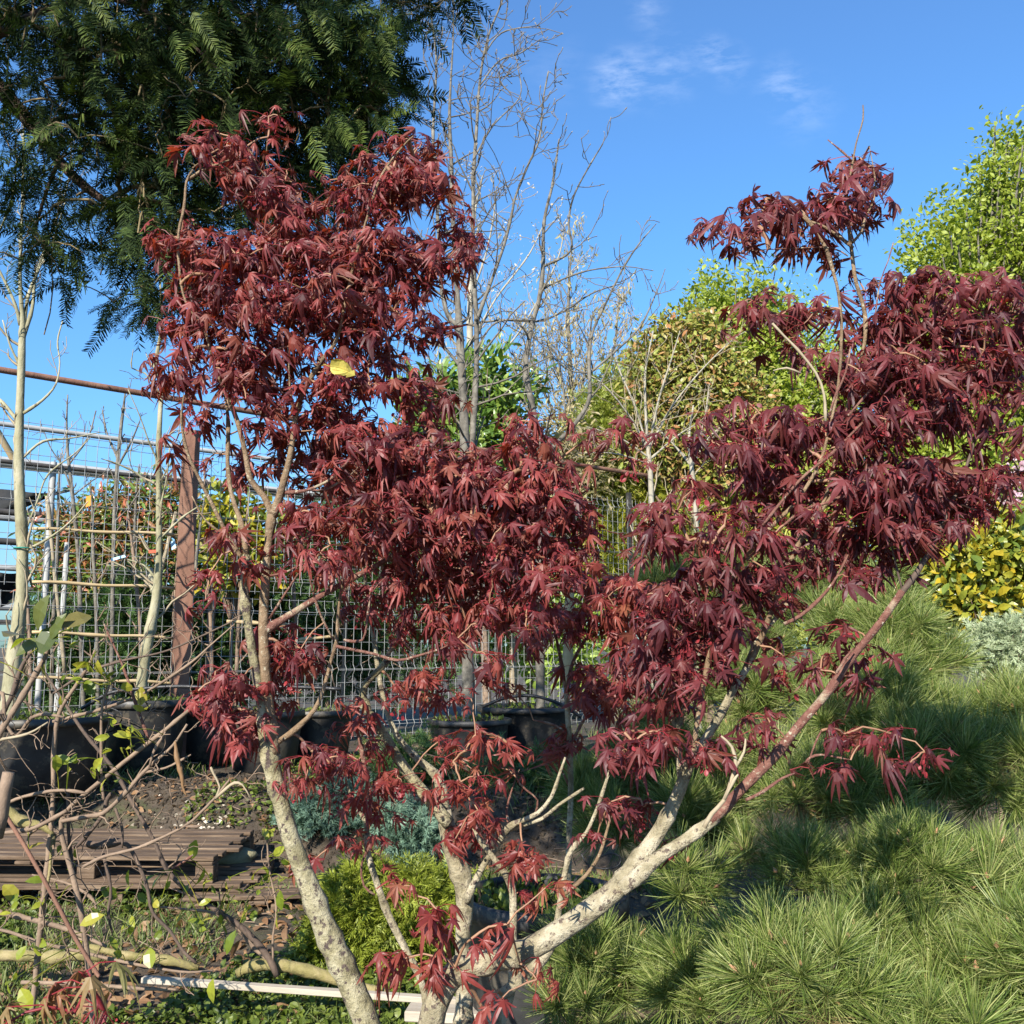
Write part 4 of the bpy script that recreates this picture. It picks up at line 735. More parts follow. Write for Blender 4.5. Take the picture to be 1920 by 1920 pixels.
for s0 in (-3.0, -.98, 1.56, 3.1, 5.2, 7.3, 9.4):
    s1 = s0+(2.48 if s0 == -.98 else 1.5 if s0 == 1.56 else 2.06)
    panel(s0, s1-.02, .62, 1.95).build('mesh_panel', M['wire'], TFn); panel(s0+.02, s1, 1.99, 3.35).build('mesh_panel', M['wire'], TFn)
for s in (5.15, 7.25, 9.35): mb = MB(); box(mb, fl(s, .05, 1.95), (.05, .05, 3.0), rz=math.atan2(FD[1], FD[0])); mb.build('fence_post', M['darkpipe'], TFn)
ang = math.atan2(FD[1], FD[0])
def rotbox(name, s, off, z0, z1, wx, wy, mat, label, cat, group=None):
    T = thing(name, label, cat, fl(s, off, z0), group); return T
# rusty H-section post: two flanges and a web
pT = thing('steel_post', 'rusty brown steel post of H section standing behind the potted tree', 'post', fl(1.53, -.10, .45))
pc = fl(1.53, -.10, 0)
for nm, dx, dy, sx, sy in (('flange', 0, -.075, .145, .016), ('flange', 0, .075, .145, .016), ('web', 0, 0, .014, .133)):
    mb = MB(); box(mb, pc+[dx*cos(.35)-dy*sin(.35), dx*sin(.35)+dy*cos(.35), 1.9], (sx, sy, 3.0), rz=.35); mb.build(nm, M['rust'], pT)
def rail(name, s0, s1, off, z, r, mat, label, cat='rail', z1=None, group=None, n=14, wob=0):
    t = np.linspace(0, 1, n); P = np.array([fl(s0+(s1-s0)*k, off, z+((z1 or z)-z)*k) for k in t]); P[:, 2] += wob*np.sin(t*9); mb = MB(); tube(mb, P, np.full(n, r), 10, .0); mb.build(name, mat, base=P[0], smooth=True, tag=(label, cat), group=group)
rail('top_rail', -4, 12, -.07, 3.68, .026, M['rust'], 'long rusty pipe running along above the top edge of the wire fence', wob=.01)
# greenhouse frame
gT = thing('greenhouse_frame', 'pipe frame of an uncovered greenhouse behind the wire fence on the left', 'greenhouse', fl(0, 3, .5))
for off, z, r, m in ((1.2,3.52,.024,'pipe'),(1.9,3.30,.022,'darkpipe'),(3.4,3.55,.065,'pipe'),(4.4,3.12,.04,'darkpipe'),(5.6,3.20,.05,'pipe'),(6.8,3.0,.05,'darkpipe'),(8.5,2.75,.05,'pipe'),(9.0,2.45,.05,'darkpipe'),(10.5,2.2,.06,'pipe'),(11,1.95,.05,'darkpipe')):
    mb = MB(); pipe(mb, fl(-9, off, z), fl(7.5 if off < 4 else 5, off, z), r, 10); mb.build('rail', M[m], gT, smooth=True)
for px, Y, w, top in ((72,9.6,.030,3.35),(108,10.2,.028,2.6),(390,10.5,.045,3.1)):
    p = gnd(px, Y); mb = MB(); pipe(mb, p, p+[0, 0, top-.5], w, 10); mb.build('upright', M['pipe' if px < 200 else 'darkpipe'], gT, smooth=True)
mb = MB(); pipe(mb, at(-70, 700, 9.0), at(25, 860, 9.5), .035, 8); mb.build('brace', M['bamboo'], gT, smooth=True)
# shade net sagging between rails
def sheet(x0, x1, yt, yb, Y, sag, name, mat, label, cat):
    n, m_ = 24, 8; V = []
    for i_ in range(m_):
        for j_ in range(n):
            u = j_/(n-1); v = i_/(m_-1); V.append(at(x0+(x1-x0)*u, yt+(yb-yt)*v+sag*sin(pi*u)*(.3+v)+6*sin(9*u+3*v), Y+.5*u+.12*sin(14*u+4*v)))
    q = [(i_*n+j_, i_*n+j_+1, (i_+1)*n+j_+1, (i_+1)*n+j_) for i_ in range(m_-1) for j_ in range(n-1)]; V = np.array(V); k = len(V)
    mb = MB(); mb.add(V, np.array(q)); mb.add(V+[0, .01, 0], np.array(q)[:, ::-1]); mb.build(name, mat, base=V[0], smooth=True, tag=(label, cat))
sheet(-160, 130, 915, 925, 11.5, 26, 'shade_net', M['netting'], 'black shade net sagging between greenhouse rails at the left edge', 'shade net')
sheet(-160, 52, 1068, 1130, 11.8, 12, 'dark_tarpaulin', M['netting'], 'black tarpaulin low at the left edge behind the pale tree', 'tarpaulin')
# bamboo canes: horizontals tied on the fence, leaning uprights
for py, s1, s0, lb in ((995,1.4,.2,'bamboo cane tied level on the fence, topmost of four'),(1095,1.45,.15,'bamboo cane tied level on the fence, second from the top'),(1189,1.45,.1,'bamboo cane tied level on the fence, third from the top'),(1274,1.5,.3,'bamboo cane tied level on the fence just above the pots')):
    a = at(60, py-4, 7.72); b = at(348, py+8, 8.45); mb = MB(); t = np.linspace(0, 1, 12)[:, None]; P = a*(1-t)+b*t; P[:, 2] += .006*np.sin(t[:, 0]*11); tube(mb, P, np.full(12, .012), 8, .04, knots=4); mb.build('bamboo_cane', M['bamboo'], base=a, smooth=True, tag=(lb, 'cane'), group='canes tied across the fence')
for (x0, y0, x1, y1, Y, lb) in ((88,930,122,1262,8.7,'pale cane leaning left behind the fence, right of the pale tree'),(262,1230,330,960,8.6,'pale cane leaning right beside the rusty post'),(425,1165,552,1172,9.6,'short bamboo cane tied level on the fence between the two stems of the left maple'),(560,1200,625,1193,9.9,'bamboo cane tied level on the fence under the side branch of the left maple'),(1070,1060,1063,1290,6.5,'stout bamboo stake standing behind the small maple by the white label')):
    a = at(x0, y0, Y); b = at(x1, y1, Y+.15); t = np.linspace(0, 1, 12)[:, None]; P = a*(1-t)+b*t; mb = MB(); tube(mb, P, np.full(12, .016 if x0 < 1000 else .03), 8, .04, knots=5); mb.build('bamboo_cane', M['bamboo' if x0 > 400 else 'straw_twig'], base=b if b[2] < a[2] else a, smooth=True, tag=(lb, 'cane'))

# ------------------------------------------------------------------ leafy things behind
def shrub(name, label, cat, px, Y, clumps, n, temps, mat, size, r, sub=10, spread=.1, hollow=.55, droop=0, upb=.5, stem=.05, group=None, g=None, base_mat='brown_twig', dn='foliage', second=None):
    """clumps in pixels (px,py,rx,ry[,dY]) turned into ellipsoids"""
    cl = []
    for c in clumps:
        dy = c[4] if len(c) > 4 else 0; p = at(c[0], c[1], Y+dy); k = (Y+dy)/F; cl.append((p[0], p[1], p[2], c[2]*k, min(c[2], c[3])*k*1.0, c[3]*k))
    gp = gnd(px, Y) if g is None else g; T = thing(name, label, cat, gp, group); P, u = cloud(r, cl, n, sub, spread, hollow)
    d = u+r.normal(size=P.shape)*.7+np.array([0, 0, -droop]); up = np.array([-.25, -.3, upb])+u*.5+r.normal(size=P.shape)*.5
    keep = P[:, 2] > gp[2]+.01; P, d, up = P[keep], d[keep], up[keep]; mb = MB()
    if second is not None:
        m = r.uniform(size=len(P)) < second[2]; scatter(mb, temps, P[~m], d[~m], up[~m], size, .25, 0, r); mb.build(dn, M[mat], T); mb = MB(); scatter(mb, second[0], P[m], d[m], up[m], second[3], .25, 0, r); mb.build(second[4], M[second[1]], T)
    else: scatter(mb, temps, P, d, up, size, .25, 0, r); mb.build(dn, M[mat], T)
    # stems from the base into every clump
    top = np.array([c[:3] for c in cl]); b0 = gp-np.array([0, 0, .03]); tr = top.mean(0); tr = np.array([b0[0]*.5+tr[0]*.5, b0[1]*.5+tr[1]*.5, b0[2]*.45+tr[2]*.55])
    mb = MB(); Q = catmull(np.array([[*b0, stem], [*(b0*.55+tr*.45+[.02, 0, 0]), stem*.8], [*tr, stem*.6]]), .1); tube(mb, Q[:, :3], Q[:, 3], 8, .08); mb.build('trunk', M[base_mat], T, smooth=True)
    t = np.linspace(0, 1, 6)[None, :, None]; E = P[r.integers(0, len(P), max(8, len(cl)*5))]; c_ = tr[None]*(1-.0)+0*E; Pp = c_[:, None]*(1-t)+E[:, None]*t+np.array([0, 0, 1.])*(t*(1-t))*np.linalg.norm(E-c_, axis=1)[:, None, None]*.25
    mb = MB(); mb.add(*ptubes(Pp, np.linspace(stem*.28, stem*.06, 6)[None]+0*Pp[..., 0], 5)); mb.build('branches', M[base_mat], T, smooth=True)
    return T
r2 = np.random.default_rng(51)
# fresh green trees at the back right
def plumes(spec):
    out = []
    for cx, top, wd, bot in spec:
        h = bot-top; y = top; k = 0
        while y < bot: f = min(1, .35+(y-top)/160); out.append((cx+r2.normal()*wd*.25, y+35*f, wd*f, 55*f+12, r2.normal()*.5)); y += 50*f+8
    return out
shrub('hornbeam_tree', 'tallest fresh green tree at the right edge with upright plumes of foliage', 'tree', 1860, 12.5, plumes([(1905,250,40,1000),(1868,245,30,700),(1838,300,34,900),(1800,395,38,1000),(1762,365,30,900),(1722,425,28,1000),(1705,560,34,1000),(1850,450,60,1000),(1960,260,50,1000),(2020,330,60,1000),(1780,600,60,1000),(1900,700,60,1000)]), 105000, [OVAL], 'hornbeam', .078, r2, sub=10, spread=.11, hollow=.6, stem=.16, base_mat='grey_bark')
shrub('hornbeam_tree', 'round topped fresh green tree behind the upper left side of the right maple', 'tree', 1400, 15, plumes([(1335,510,34,820),(1370,520,30,900),(1425,515,34,900),(1460,545,30,900),(1300,570,36,900),(1390,600,50,900),(1262,620,28,860),(1220,690,26,900),(1490,640,40,900),(1560,660,50,900),(1340,620,50,900)]), 55000, [OVAL], 'hornbeam', .090, r2, sub=10, spread=.13, hollow=.6, stem=.13, base_mat='grey_bark')
shrub('hornbeam_tree', 'thinner pale green tree between the two fresh green trees', 'tree', 1520, 17, plumes([(1515,545,32,900),(1485,570,25,900),(1550,590,25,900),(1600,620,30,900)]), 9000, [OVAL], 'hornbeam2', .08, r2, sub=6, spread=.2, hollow=.3, stem=.12, base_mat='grey_bark')
shrub('bronze_evergreen_tree', 'evergreen tree with drooping bronze and orange leaves behind the straw twigged bare tree', 'tree', 1285, 12.5, [(1270,640,40,45),(1315,650,45,50),(1230,690,40,50),(1350,720,50,60),(1280,720,60,60),(1225,770,45,50),(1330,800,60,60),(1400,770,40,60),(1260,840,60,50),(1340,880,60,50),(1200,830,30,40)], 24000, [OVAL, LANCE], 'brownleaf', .088, r2, sub=7, spread=.13, hollow=.5, droop=.25, stem=.1)
shrub('yellow_green_conifer', 'feathery yellow green conifer behind the wire fence under the bronze leaved tree', 'conifer', 1150, 13.5, [(1190,740,35,60),(1130,800,40,60),(1070,880,40,50),(1150,850,60,60),(1110,920,60,60),(1190,900,70,70),(1150,990,90,70),(1230,990,70,70),(1090,1050,60,60),(1180,1090,80,60),(1150,760,25,60),(1110,800,20,50)], 15000, FAN, 'mixgreen', .16, r2, sub=6, spread=.13, stem=.1)
shrub('golden_conifer', 'golden yellow conifer between the small white stemmed tree and the right maple', 'conifer', 1330, 12.8, [(1330,930,60,50),(1260,950,50,50),(1390,900,50,50),(1310,1000,70,60),(1240,1010,50,60),(1390,990,60,60),(1290,1090,80,60),(1150,1030,40,50)], 12000, FAN, 'gold', .14, r2, sub=6, spread=.12, stem=.08)
shrub('mixed_hedge', 'loose mixed green hedge filling the gap behind the right maple', 'hedge', 1560, 13.6, [(1450,900,70,80),(1520,960,80,80),(1600,900,80,90),(1680,950,80,80),(1760,900,80,90),(1450,1040,80,70),(1560,1060,90,70),(1700,1060,90,70),(1880,920,70,80),(1820,1000,80,60),(1440,1150,80,60),(1540,1160,80,60),(1650,1160,80,60),(1760,1150,80,60)], 23000, [OVAL], 'mixgreen', .085, r2, sub=8, spread=.12, stem=.1)
shrub('laurel_bush', 'glossy leaved laurel behind the tall bare tree', 'shrub', 915, 11.5, [(915,700,38,36),(880,750,40,40),(940,760,36,36),(830,730,35,30),(900,830,60,45),(800,790,40,40),(980,720,18,20),(770,740,20,25)], 2600, [LANCE], 'laurel', .17, r2, sub=8, spread=.1, hollow=.4, droop=-.4, stem=.06)
shrub('tan_shrub', 'loose shrub with tan dead leaves low behind the tall bare tree', 'shrub', 960, 12.5, [(930,850,60,60),(1010,860,60,60),(860,820,50,50),(1060,810,45,50),(980,940,90,50),(780,850,50,60),(1080,900,60,60)], 4500, [LANCE], 'catkin', .11, r2, sub=6, spread=.18, hollow=.2, droop=.3, stem=.06, base_mat='straw_twig')
# behind the fence on the left
shrub('photinia_hedge', 'photinia hedge with red new leaves behind the wire fence', 'hedge', 240, 11.2, [(130,990,40,50),(190,985,45,45),(250,955,45,45),(310,950,40,45),(350,960,25,40),(130,1080,50,60),(210,1070,60,60),(300,1060,60,60),(370,1010,20,50),(150,1180,50,60),(240,1180,60,60),(100,1040,22,40)], 13000, [LANCE], 'photinia', .105, r2, sub=7, spread=.1, stem=.06)
for k_, (px, tp, wd, Y, lb) in enumerate([(90,1120,30,10.6,'leftmost'),(170,1150,34,10.4,'second from the left'),(250,1080,36,10.3,'middle'),(330,1120,34,10.8,'directly left of the rusty post'),(405,1050,30,11.2,'directly right of the rusty post')]):
    cl_ = [(px+r2.normal()*4, tp+y, wd*min(1, .45+y/90), 36) for y in range(25, 1320-tp, 34)]
    shrub('cypress', 'dark green column cypress behind the wire fence, '+lb, 'conifer', px, Y, cl_, 2600, FAN, 'thuja_dark', .13, r2, sub=6, spread=.08, hollow=.7, stem=.04, group='dark cypresses behind the fence', dn='foliage')
shrub('variegated_shrub', 'yellow splashed shrub behind the fence right of the rusty post', 'shrub', 425, 10.2, [(415,960,25,30),(430,1000,30,35),(460,960,25,25),(400,1010,20,30),(440,1060,40,40),(500,980,25,30),(480,1050,40,40)], 1800, [OVAL], 'euonymus', .11, r2, sub=6, spread=.08, stem=.03)
shrub('evergreen_hedge', 'dark evergreen hedge behind the fence, seen through the left maple', 'hedge', 600, 12.5, [(430,1150,60,70),(500,1100,60,70),(560,1150,70,80),(640,1100,70,80),(720,1120,70,80),(800,1100,70,80),(880,1150,70,70),(600,1230,110,60),(760,1230,110,60),(460,1240,70,60),(620,1000,70,50),(760,1000,80,60),(880,1050,60,60),(900,950,60,50),(560,1020,60,50),(680,930,60,60),(820,920,60,50)], 14000, FAN, 'thuja_dark', .16, r2, sub=6, spread=.15, stem=.08)
shrub('pale_shrub', 'pale yellow green shrub behind the fence near the middle', 'shrub', 985, 13, [(960,1130,50,50),(1020,1110,60,60),(1080,1150,60,50),(980,1210,70,50),(1070,1230,60,50),(930,1070,40,50)], 4500, [OVAL], 'hornbeam2', .1, r2, sub=6, spread=.14, stem=.05)
# right middle ground
shrub('euonymus_shrub', 'leafy shrub with yellow edged leaves at the right edge, above the grey juniper', 'shrub', 1850, 6.3, [(1810,1060,50,50),(1870,1050,55,55),(1930,1040,50,60),(1790,1120,45,45),(1850,1130,60,50),(1920,1120,50,50),(1770,1080,30,40),(1900,1000,40,40),(1980,1080,60,70)], 5200, [OVAL], 'euonymus', .075, r2, sub=7, spread=.05, hollow=.55, stem=.03)
shrub('pink_flowering_shrub', 'shrub with small pale pink blossoms behind the yellow edged shrub at the right edge', 'shrub', 1895, 7.3, [(1890,950,30,40),(1910,910,25,40),(1870,990,25,25),(1930,960,30,50),(1895,1020,30,30),(1700,985,20,15)], 1500, [OVAL], 'laurel', .05, r2, sub=5, spread=.07, hollow=.3, stem=.02, second=([ROUND], 'pink', .5, .035, 'blossoms'))
shrub('grey_juniper', 'low grey green juniper mound at the right edge beyond the pine', 'shrub', 1875, 5.6, [(1850,1215,45,30),(1895,1195,50,35),(1935,1205,50,40),(1820,1225,28,18),(1880,1240,50,25),(1990,1220,60,50)], 4200, FAN, 'juniper_grey', .055, r2, sub=9, spread=.035, hollow=.75, stem=.02)
# centre, low
shrub('thuja_bush', 'dwarf golden green thuja bush beneath the maples, right of the left trunk', 'shrub', 715, 4.75, [(700,1720,60,50),(650,1690,45,40),(760,1700,45,45),(690,1650,40,25),(630,1730,40,40),(720,1780,50,40),(800,1720,40,45),(830,1680,28,30),(650,1790,30,25),(600,1770,25,25),(880,1690,20,28),(780,1660,30,25)], 6500, FAN, 'thuja', .075, r2, sub=9, spread=.035, hollow=.7, stem=.03, upb=.8)
shrub('blue_juniper', 'blue green juniper on the soil bank behind the left trunk', 'shrub', 600, 6.6, [(600,1530,50,40),(575,1570,35,30),(640,1500,45,35),(620,1590,40,25),(660,1550,40,30),(560,1520,20,15)], 2600, FAN, 'juniper', .085, r2, sub=8, spread=.045, hollow=.6, stem=.02)
shrub('blue_juniper', 'small blue tinted juniper just left of the upright maple trunk', 'shrub', 765, 6.0, [(765,1570,35,25),(740,1540,30,25),(790,1590,30,20),(800,1540,20,20)], 1100, FAN, 'juniper', .08, r2, sub=8, spread=.04, stem=.02)
shrub('dark_shrub', 'dark green shrub in the shade between the upright and the right maple', 'shrub', 985, 7.2, [(940,1480,45,50),(1000,1500,50,50),(900,1540,40,40),(1040,1450,40,40),(1000,1580,50,35),(860,1480,30,60),(780,1440,40,50),(720,1470,30,40)], 3000, FAN, 'thuja_dark', .09, r2, sub=8, spread=.06, stem=.03)

# ------------------------------------------------------------------ pines, lower right
def pine(name, label, clumps, Y0, n, size, r, gp, mat='pine', dens_budget=None, group=None):
    T = thing(name, label, 'pine tree', gp, group); cl = []
    for c in clumps: p = at(c[0], c[1], c[4]); k = c[4]/F; cl.append((p[0], p[1]+r.normal()*.12, p[2]+r.normal()*.04, c[2]*k*.70, c[2]*k*.72, c[3]*k*.62))
    cl = np.array(cl); wt = (cl[:, 3]*cl[:, 5]); wt = wt/wt.sum(); k = r.choice(len(cl), n, p=wt); n = n*2; k = r.choice(len(cl), n, p=wt); u = norm(rdir(n, r)+np.array([-.1, -.45, .35])); rad = np.where(r.uniform(size=n) < .78, r.uniform(.84, 1.04, n), r.uniform(.4, .8, n))[:, None]
    P = cl[k, :3]+u*rad*cl[k, 3:]; m = P[:, 2] > .05
    for i_ in range(1, len(P)):
        if m[i_] and (np.linalg.norm(P[:i_][m[:i_]]-P[i_], axis=1) < size*.42).any(): m[i_] = False
    P, u, k = P[m], u[m], k[m]
    d = u*.6+np.array([-.1, -.35, .75])+r.normal(size=P.shape)*.30; mb = MB()
    scatter(mb, PINE, P, d, rdir(len(P), r), size*(P[:, 1]*0+1), .14, r=r); mb.build('foliage', M[mat], T)
    kd = r.choice(len(P), len(P)//9, replace=False); mb = MB(); scatter(mb, PINE[:2], P[kd]-u[kd]*size*.25+r.normal(size=(len(kd), 3))*.02, rdir(len(kd), r), rdir(len(kd), r), size*.75, .2, r=r); mb.build('dead_needles', M['pine_dry'], T)
    kb = r.choice(len(P), len(P)*2//5, replace=False); mb = MB(); place(mb, DIAM[0], DIAM[1], P[kb]+norm(d[kb])*size*.58, frames(d[kb], rdir(len(kb), r)), .032*r.uniform(.7, 1.4, len(kb))); mb.build('candles', M['pine_bud'], T)
    c0 = gp-np.array([0, 0, .04]); mb = MB(); mid = cl[:, :3].mean(0); Q = catmull(np.array([[*c0, .07], [*((c0+mid)/2+[.05, .03, 0]), .055], [*mid, .035]]), .06); tube(mb, Q[:, :3], Q[:, 3], 10, .1); mb.build('trunk', M['pine_bark'], T, smooth=True)
    t = np.linspace(0, 1, 6)[None, :, None]; cc = cl[k, :3]; a = Q[r.integers(len(Q)//2, len(Q), len(cl)), :3]; Pb = a[:, None]*(1-t)+cl[:, None, :3]*t; mb = MB(); mb.add(*ptubes(Pb, np.linspace(.025, .014, 6)[None]+0*Pb[..., 0], 7)); mb.build('branches', M['pine_bark'], T, smooth=True)
    Pb = cc[:, None]*(1-t)+(P+norm(d)*size*.1)[:, None]*t-np.array([0, 0, 1.])*(t*(1-t))*.08; mb = MB(); mb.add(*ptubes(Pb, np.linspace(.006, .0035, 6)[None]+0*Pb[..., 0], 4)); mb.build('twigs', M['pine_bark'], T, smooth=True)
    return T
r3 = np.random.default_rng(61)
pine('mountain_pine', 'bushy green pine with long needles filling the lower right corner, nearest of the pines',
 [(1500,1790,130,80,3.0),(1700,1780,130,90,3.0),(1880,1780,120,110,3.0),(1330,1860,110,70,2.9),(1480,1900,140,80,2.8),(1680,1900,140,80,2.8),(1880,1930,140,90,2.8),(1180,1900,110,60,3.0),(1080,1900,60,50,3.1),(1100,1810,70,40,3.25),(1230,1810,50,45,3.2),(1540,1640,100,70,3.3),(1700,1640,110,80,3.3),(1870,1620,110,90,3.3),(1290,1640,50,50,3.4),(1450,1600,50,40,3.5)], 3, 640, .132, r3, gnd(1560, 3.3)*[1,1,0])
pine('mountain_pine', 'taller green pine behind the nearest one, reaching up under the right maple',
 [(1600,1490,110,70,3.8),(1760,1480,120,80,3.8),(1900,1470,100,90,3.8),(1480,1500,80,60,3.9),(1660,1370,110,70,4.2),(1800,1370,110,70,4.2),(1910,1360,80,70,4.2),(1560,1380,80,60,4.3),(1700,1270,90,60,4.6),(1600,1280,80,60,4.6),(1760,1250,50,50,4.7),(1660,1190,80,50,4.9),(1720,1150,55,45,5.0),(1580,1200,60,50,5.0),(1670,1110,50,45,5.1),(1510,1310,60,50,4.5)], 4, 720, .145, r3, gnd(1680, 4.6)*[1,1,0])
pine('mountain_pine', 'shaded pine behind the right maple trunk fork and the big black pot',
 [(1180,1440,70,50,4.6),(1120,1470,60,50,4.6),(1270,1450,60,70,4.5),(1380,1430,70,80,4.5),(1250,1340,60,60,4.8),(1370,1320,70,60,4.8),(1450,1260,60,50,4.9),(1150,1540,60,40,4.4),(1400,1540,60,50,4.3),(1100,1500,40,40,4.6),(1300,1540,70,50,4.3)], 4.5, 300, .145, r3, gnd(1280, 5.0)*[1,1,1])
pine('mountain_pine', 'farthest pine, seen in the gaps under the right maple crown',
 [(1250,1090,50,50,6.5),(1330,1060,50,50,6.5),(1400,1110,60,50,6.4),(1220,1150,50,50,6.5),(1480,1100,60,50,6.3),(1560,1100,60,50,6.2),(1300,1180,70,50,6.4),(1430,1180,70,50,6.3)], 6.4, 330, .16, r3, gnd(1370, 6.8))

# ------------------------------------------------------------------ pots
def pot(px, Y, r0, h, label, name='plant_pot', base=None, trunk=None, weeds=30, taper=.82):
    g = gnd(px, Y) if base is None else np.array(base, float); T = thing(name, label, 'plant pot', g, 'black nursery pots')
    prof = [(r0*taper*.94, 0), (r0*taper, .01), (r0*(taper+.10), h*.5), (r0*.97, h*.90), (r0*.975, h*.905)]
    def lathe(prof, n=48, cap=None, wob=.008):
        a = np.linspace(0, 2*pi, n, endpoint=False); pr = np.array(prof); V = np.stack([pr[:, 0, None]*np.cos(a)*(1+wob*np.sin(3*a+1)), pr[:, 0, None]*np.sin(a)*(1+wob*np.sin(2*a)), pr[:, 1, None]+0*a], -1).reshape(-1, 3)+g
        i_ = np.arange(len(prof)-1)[:, None]; j_ = np.arange(n)[None]; j2 = (j_+1) % n; q = np.stack([i_*n+j_, i_*n+j2, (i_+1)*n+j2, (i_+1)*n+j_], -1).reshape(-1, 4); return V, q, n
    V, q, n = lathe(prof); mb = MB(); mb.add(V, [q, np.arange(n)[None, ::-1]]); mb.build('body', M['pot'], T, smooth=True)
    V, q, n = lathe([(r0*.985, h*.89), (r0*1.045, h*.895), (r0*1.055, h*.93), (r0*1.05, h*.99), (r0*1.03, h), (r0*.99, h), (r0*.97, h*.97), (r0*.965, h*.88)]); mb = MB(); mb.add(V, q); mb.build('rim', M['pot'], T, smooth=True)
    m_ = 14; a = np.linspace(0, 2*pi, 40, endpoint=False); rr = np.linspace(0, r0*.962, m_); V = np.stack([rr[:, None]*np.cos(a), rr[:, None]*np.sin(a), h*.91+.02*rng.normal(size=(m_, 40))*(rr[:, None] > 0)], -1).reshape(-1, 3)+g; i_ = np.arange(m_-1)[:, None]; j_ = np.arange(40)[None]; q = np.stack([i_*40+j_, i_*40+(j_+1) % 40, (i_+1)*40+(j_+1) % 40, (i_+1)*40+j_], -1).reshape(-1, 4)
    mb = MB(); mb.add(V, q); mb.build('soil', M['soil'], T, smooth=True)
    if weeds:
        k = weeds*12; a = rng.uniform(0, 2*pi, k); rr = r0*.9*np.sqrt(rng.uniform(size=k)); P = g+np.stack([rr*np.cos(a), rr*np.sin(a), h*.91+rng.uniform(0, .05, k)], -1); mb = MB()
        scatter(mb, [OVAL, LANCE], P, rdir(k)+[0, 0, 1.0], rdir(k)+[0, -.3, .6], .035, .4); mb.build('weeds', M['weed'], T)['kind'] = 'stuff'
    return T
pot(80, 7.05, .47, .52, 'widest black pot at the left edge, under the pale barked tree')
pot(276, 7.9, .325, .57, 'black pot holding the slender pale tree, before the rusty post')
pot(392, 8.6, .30, .50, 'black pot in shade right of the slender tree pot', weeds=10)
pot(500, 8.1, .30, .48, 'black pot seen between and right of the two left maple stems', weeds=8)
pot(600, 8.7, .30, .45, 'dark pot in the shade behind the left maple, right of its forked stems', weeds=8)
pot(985, 8.9, .42, .48, 'black pot below the fence behind the small leaved maple', weeds=12)
pot(880, 8.3, .34, .42, 'black pot around the foot of the tall grey bare tree', weeds=12)
pot(1022, 3.62, .285, .62, 'big black tub in the foreground between upright maple trunk and the pine', base=[at(1022,1700,3.62)[0], 3.62, float(hgt(0, 3.62))], weeds=40, taper=.86)
# white label, block, hoses
mb = MB(); b0 = at(1063, 1292, 6.4); box(mb, b0, (.055, .004, .045), rz=.2); box(mb, b0+[0, -.003, .012], (.02, .003, .004), rz=.2); mb.build('plant_label', M['white_tag'], base=b0-[0,0,.0225], tag=('small white plant label by the small leaved maple', 'label'))
def tagq(px, py, Y, w_, h_, mat, label, rot=0):
    c = at(px, py, Y); V = np.array([(-w_, -.002, -h_), (w_, -.002, -h_*.7), (w_*.9, -.002, h_), (-w_, -.002, h_*.8)]); V = V@np.array([[cos(rot), 0, sin(rot)], [0, 1, 0], [-sin(rot), 0, cos(rot)]]); V2 = V+[0, .003, 0]
    mb = MB(); mb.add(np.vstack([V, V2])+c, [np.array([[0,1,2,3],[7,6,5,4],[0,4,5,1],[1,5,6,2],[2,6,7,3],[3,7,4,0]])]); mb.build('ribbon', M[mat], base=c, tag=(label, 'label'))
tagq(166, 940, 7.2, .018, .045, 'orange_tag', 'orange ribbon hanging on a twig of the pale edge tree')
tagq(286, 1034, 7.85, .03, .014, 'red_tag', 'red plastic label on the slender potted tree')
tagq(222, 1046, 7.7, .06, .012, 'blue_tag', 'pale blue label tape on a twig left of the red label', .25)
tagq(325, 1022, 8.0, .02, .04, 'blue_tag', 'pale blue label tape hanging beside the rusty post', .2)
c = at(42, 1028, 6.9); mb = MB(); a = np.linspace(0, 2*pi, 24); P = np.stack([.056*np.cos(a), .056*np.sin(a), 0*a], -1)+c; tube(mb, P, np.full(24, .006), 6, 0); mb.build('tree_tie', M['green_plastic'], base=c, smooth=True, tag=('green tie wrapped round the pale trunk at the left edge', 'tie'))
P = at_n([12,25,42,60],[985,1010,1030,1040],[6.7]*4)[:3]; 
def hose(pts, Y, w_, label, mat='hose', name='irrigation_pipe', cat='pipe', step=.06):
    P, Rr = traced([(a_, b_, w_) for a_, b_ in pts], Y); Q = catmull(np.hstack([P, Rr[:, None]]), step); mb = MB(); tube(mb, Q[:, :3], Q[:, 3], 8, .0); return mb.build(name, M[mat], base=Q[0, :3], smooth=True, tag=(label, cat))
hose([(150,1330),(205,1300),(260,1292),(330,1287),(430,1290),(540,1288),(640,1292)], 7.5, 9, 'thick black irrigation pipe lying across the pot rims on the left')
hose([(200,1325),(225,1335),(228,1350),(212,1370),(195,1372),(188,1360)], 7.4, 3, 'thin black drip hose looping over the rim of the slender tree pot')
hose([(905,1325),(950,1308),(1000,1305),(1050,1320),(1090,1345)], 8.3, 8, 'black irrigation pipe curving behind the small leaved maple')
hose([(1090,1600),(1105,1625),(1150,1628),(1165,1612),(1150,1600),(1120,1608)], 3.5, 4, 'coil of thin black hose lying on the soil of the big tub')
mb = MB(); c = at(905, 1872, 3.75); box(mb, c, (.16, .10, .17), rz=.1); o = mb.build('concrete_block', M['block'], base=c-[0,0,.085], tag=('small grey block at the foot of the upright maple', 'block'))
bv = o.modifiers.new('b', 'BEVEL'); bv.width = .008; bv.segments = 2
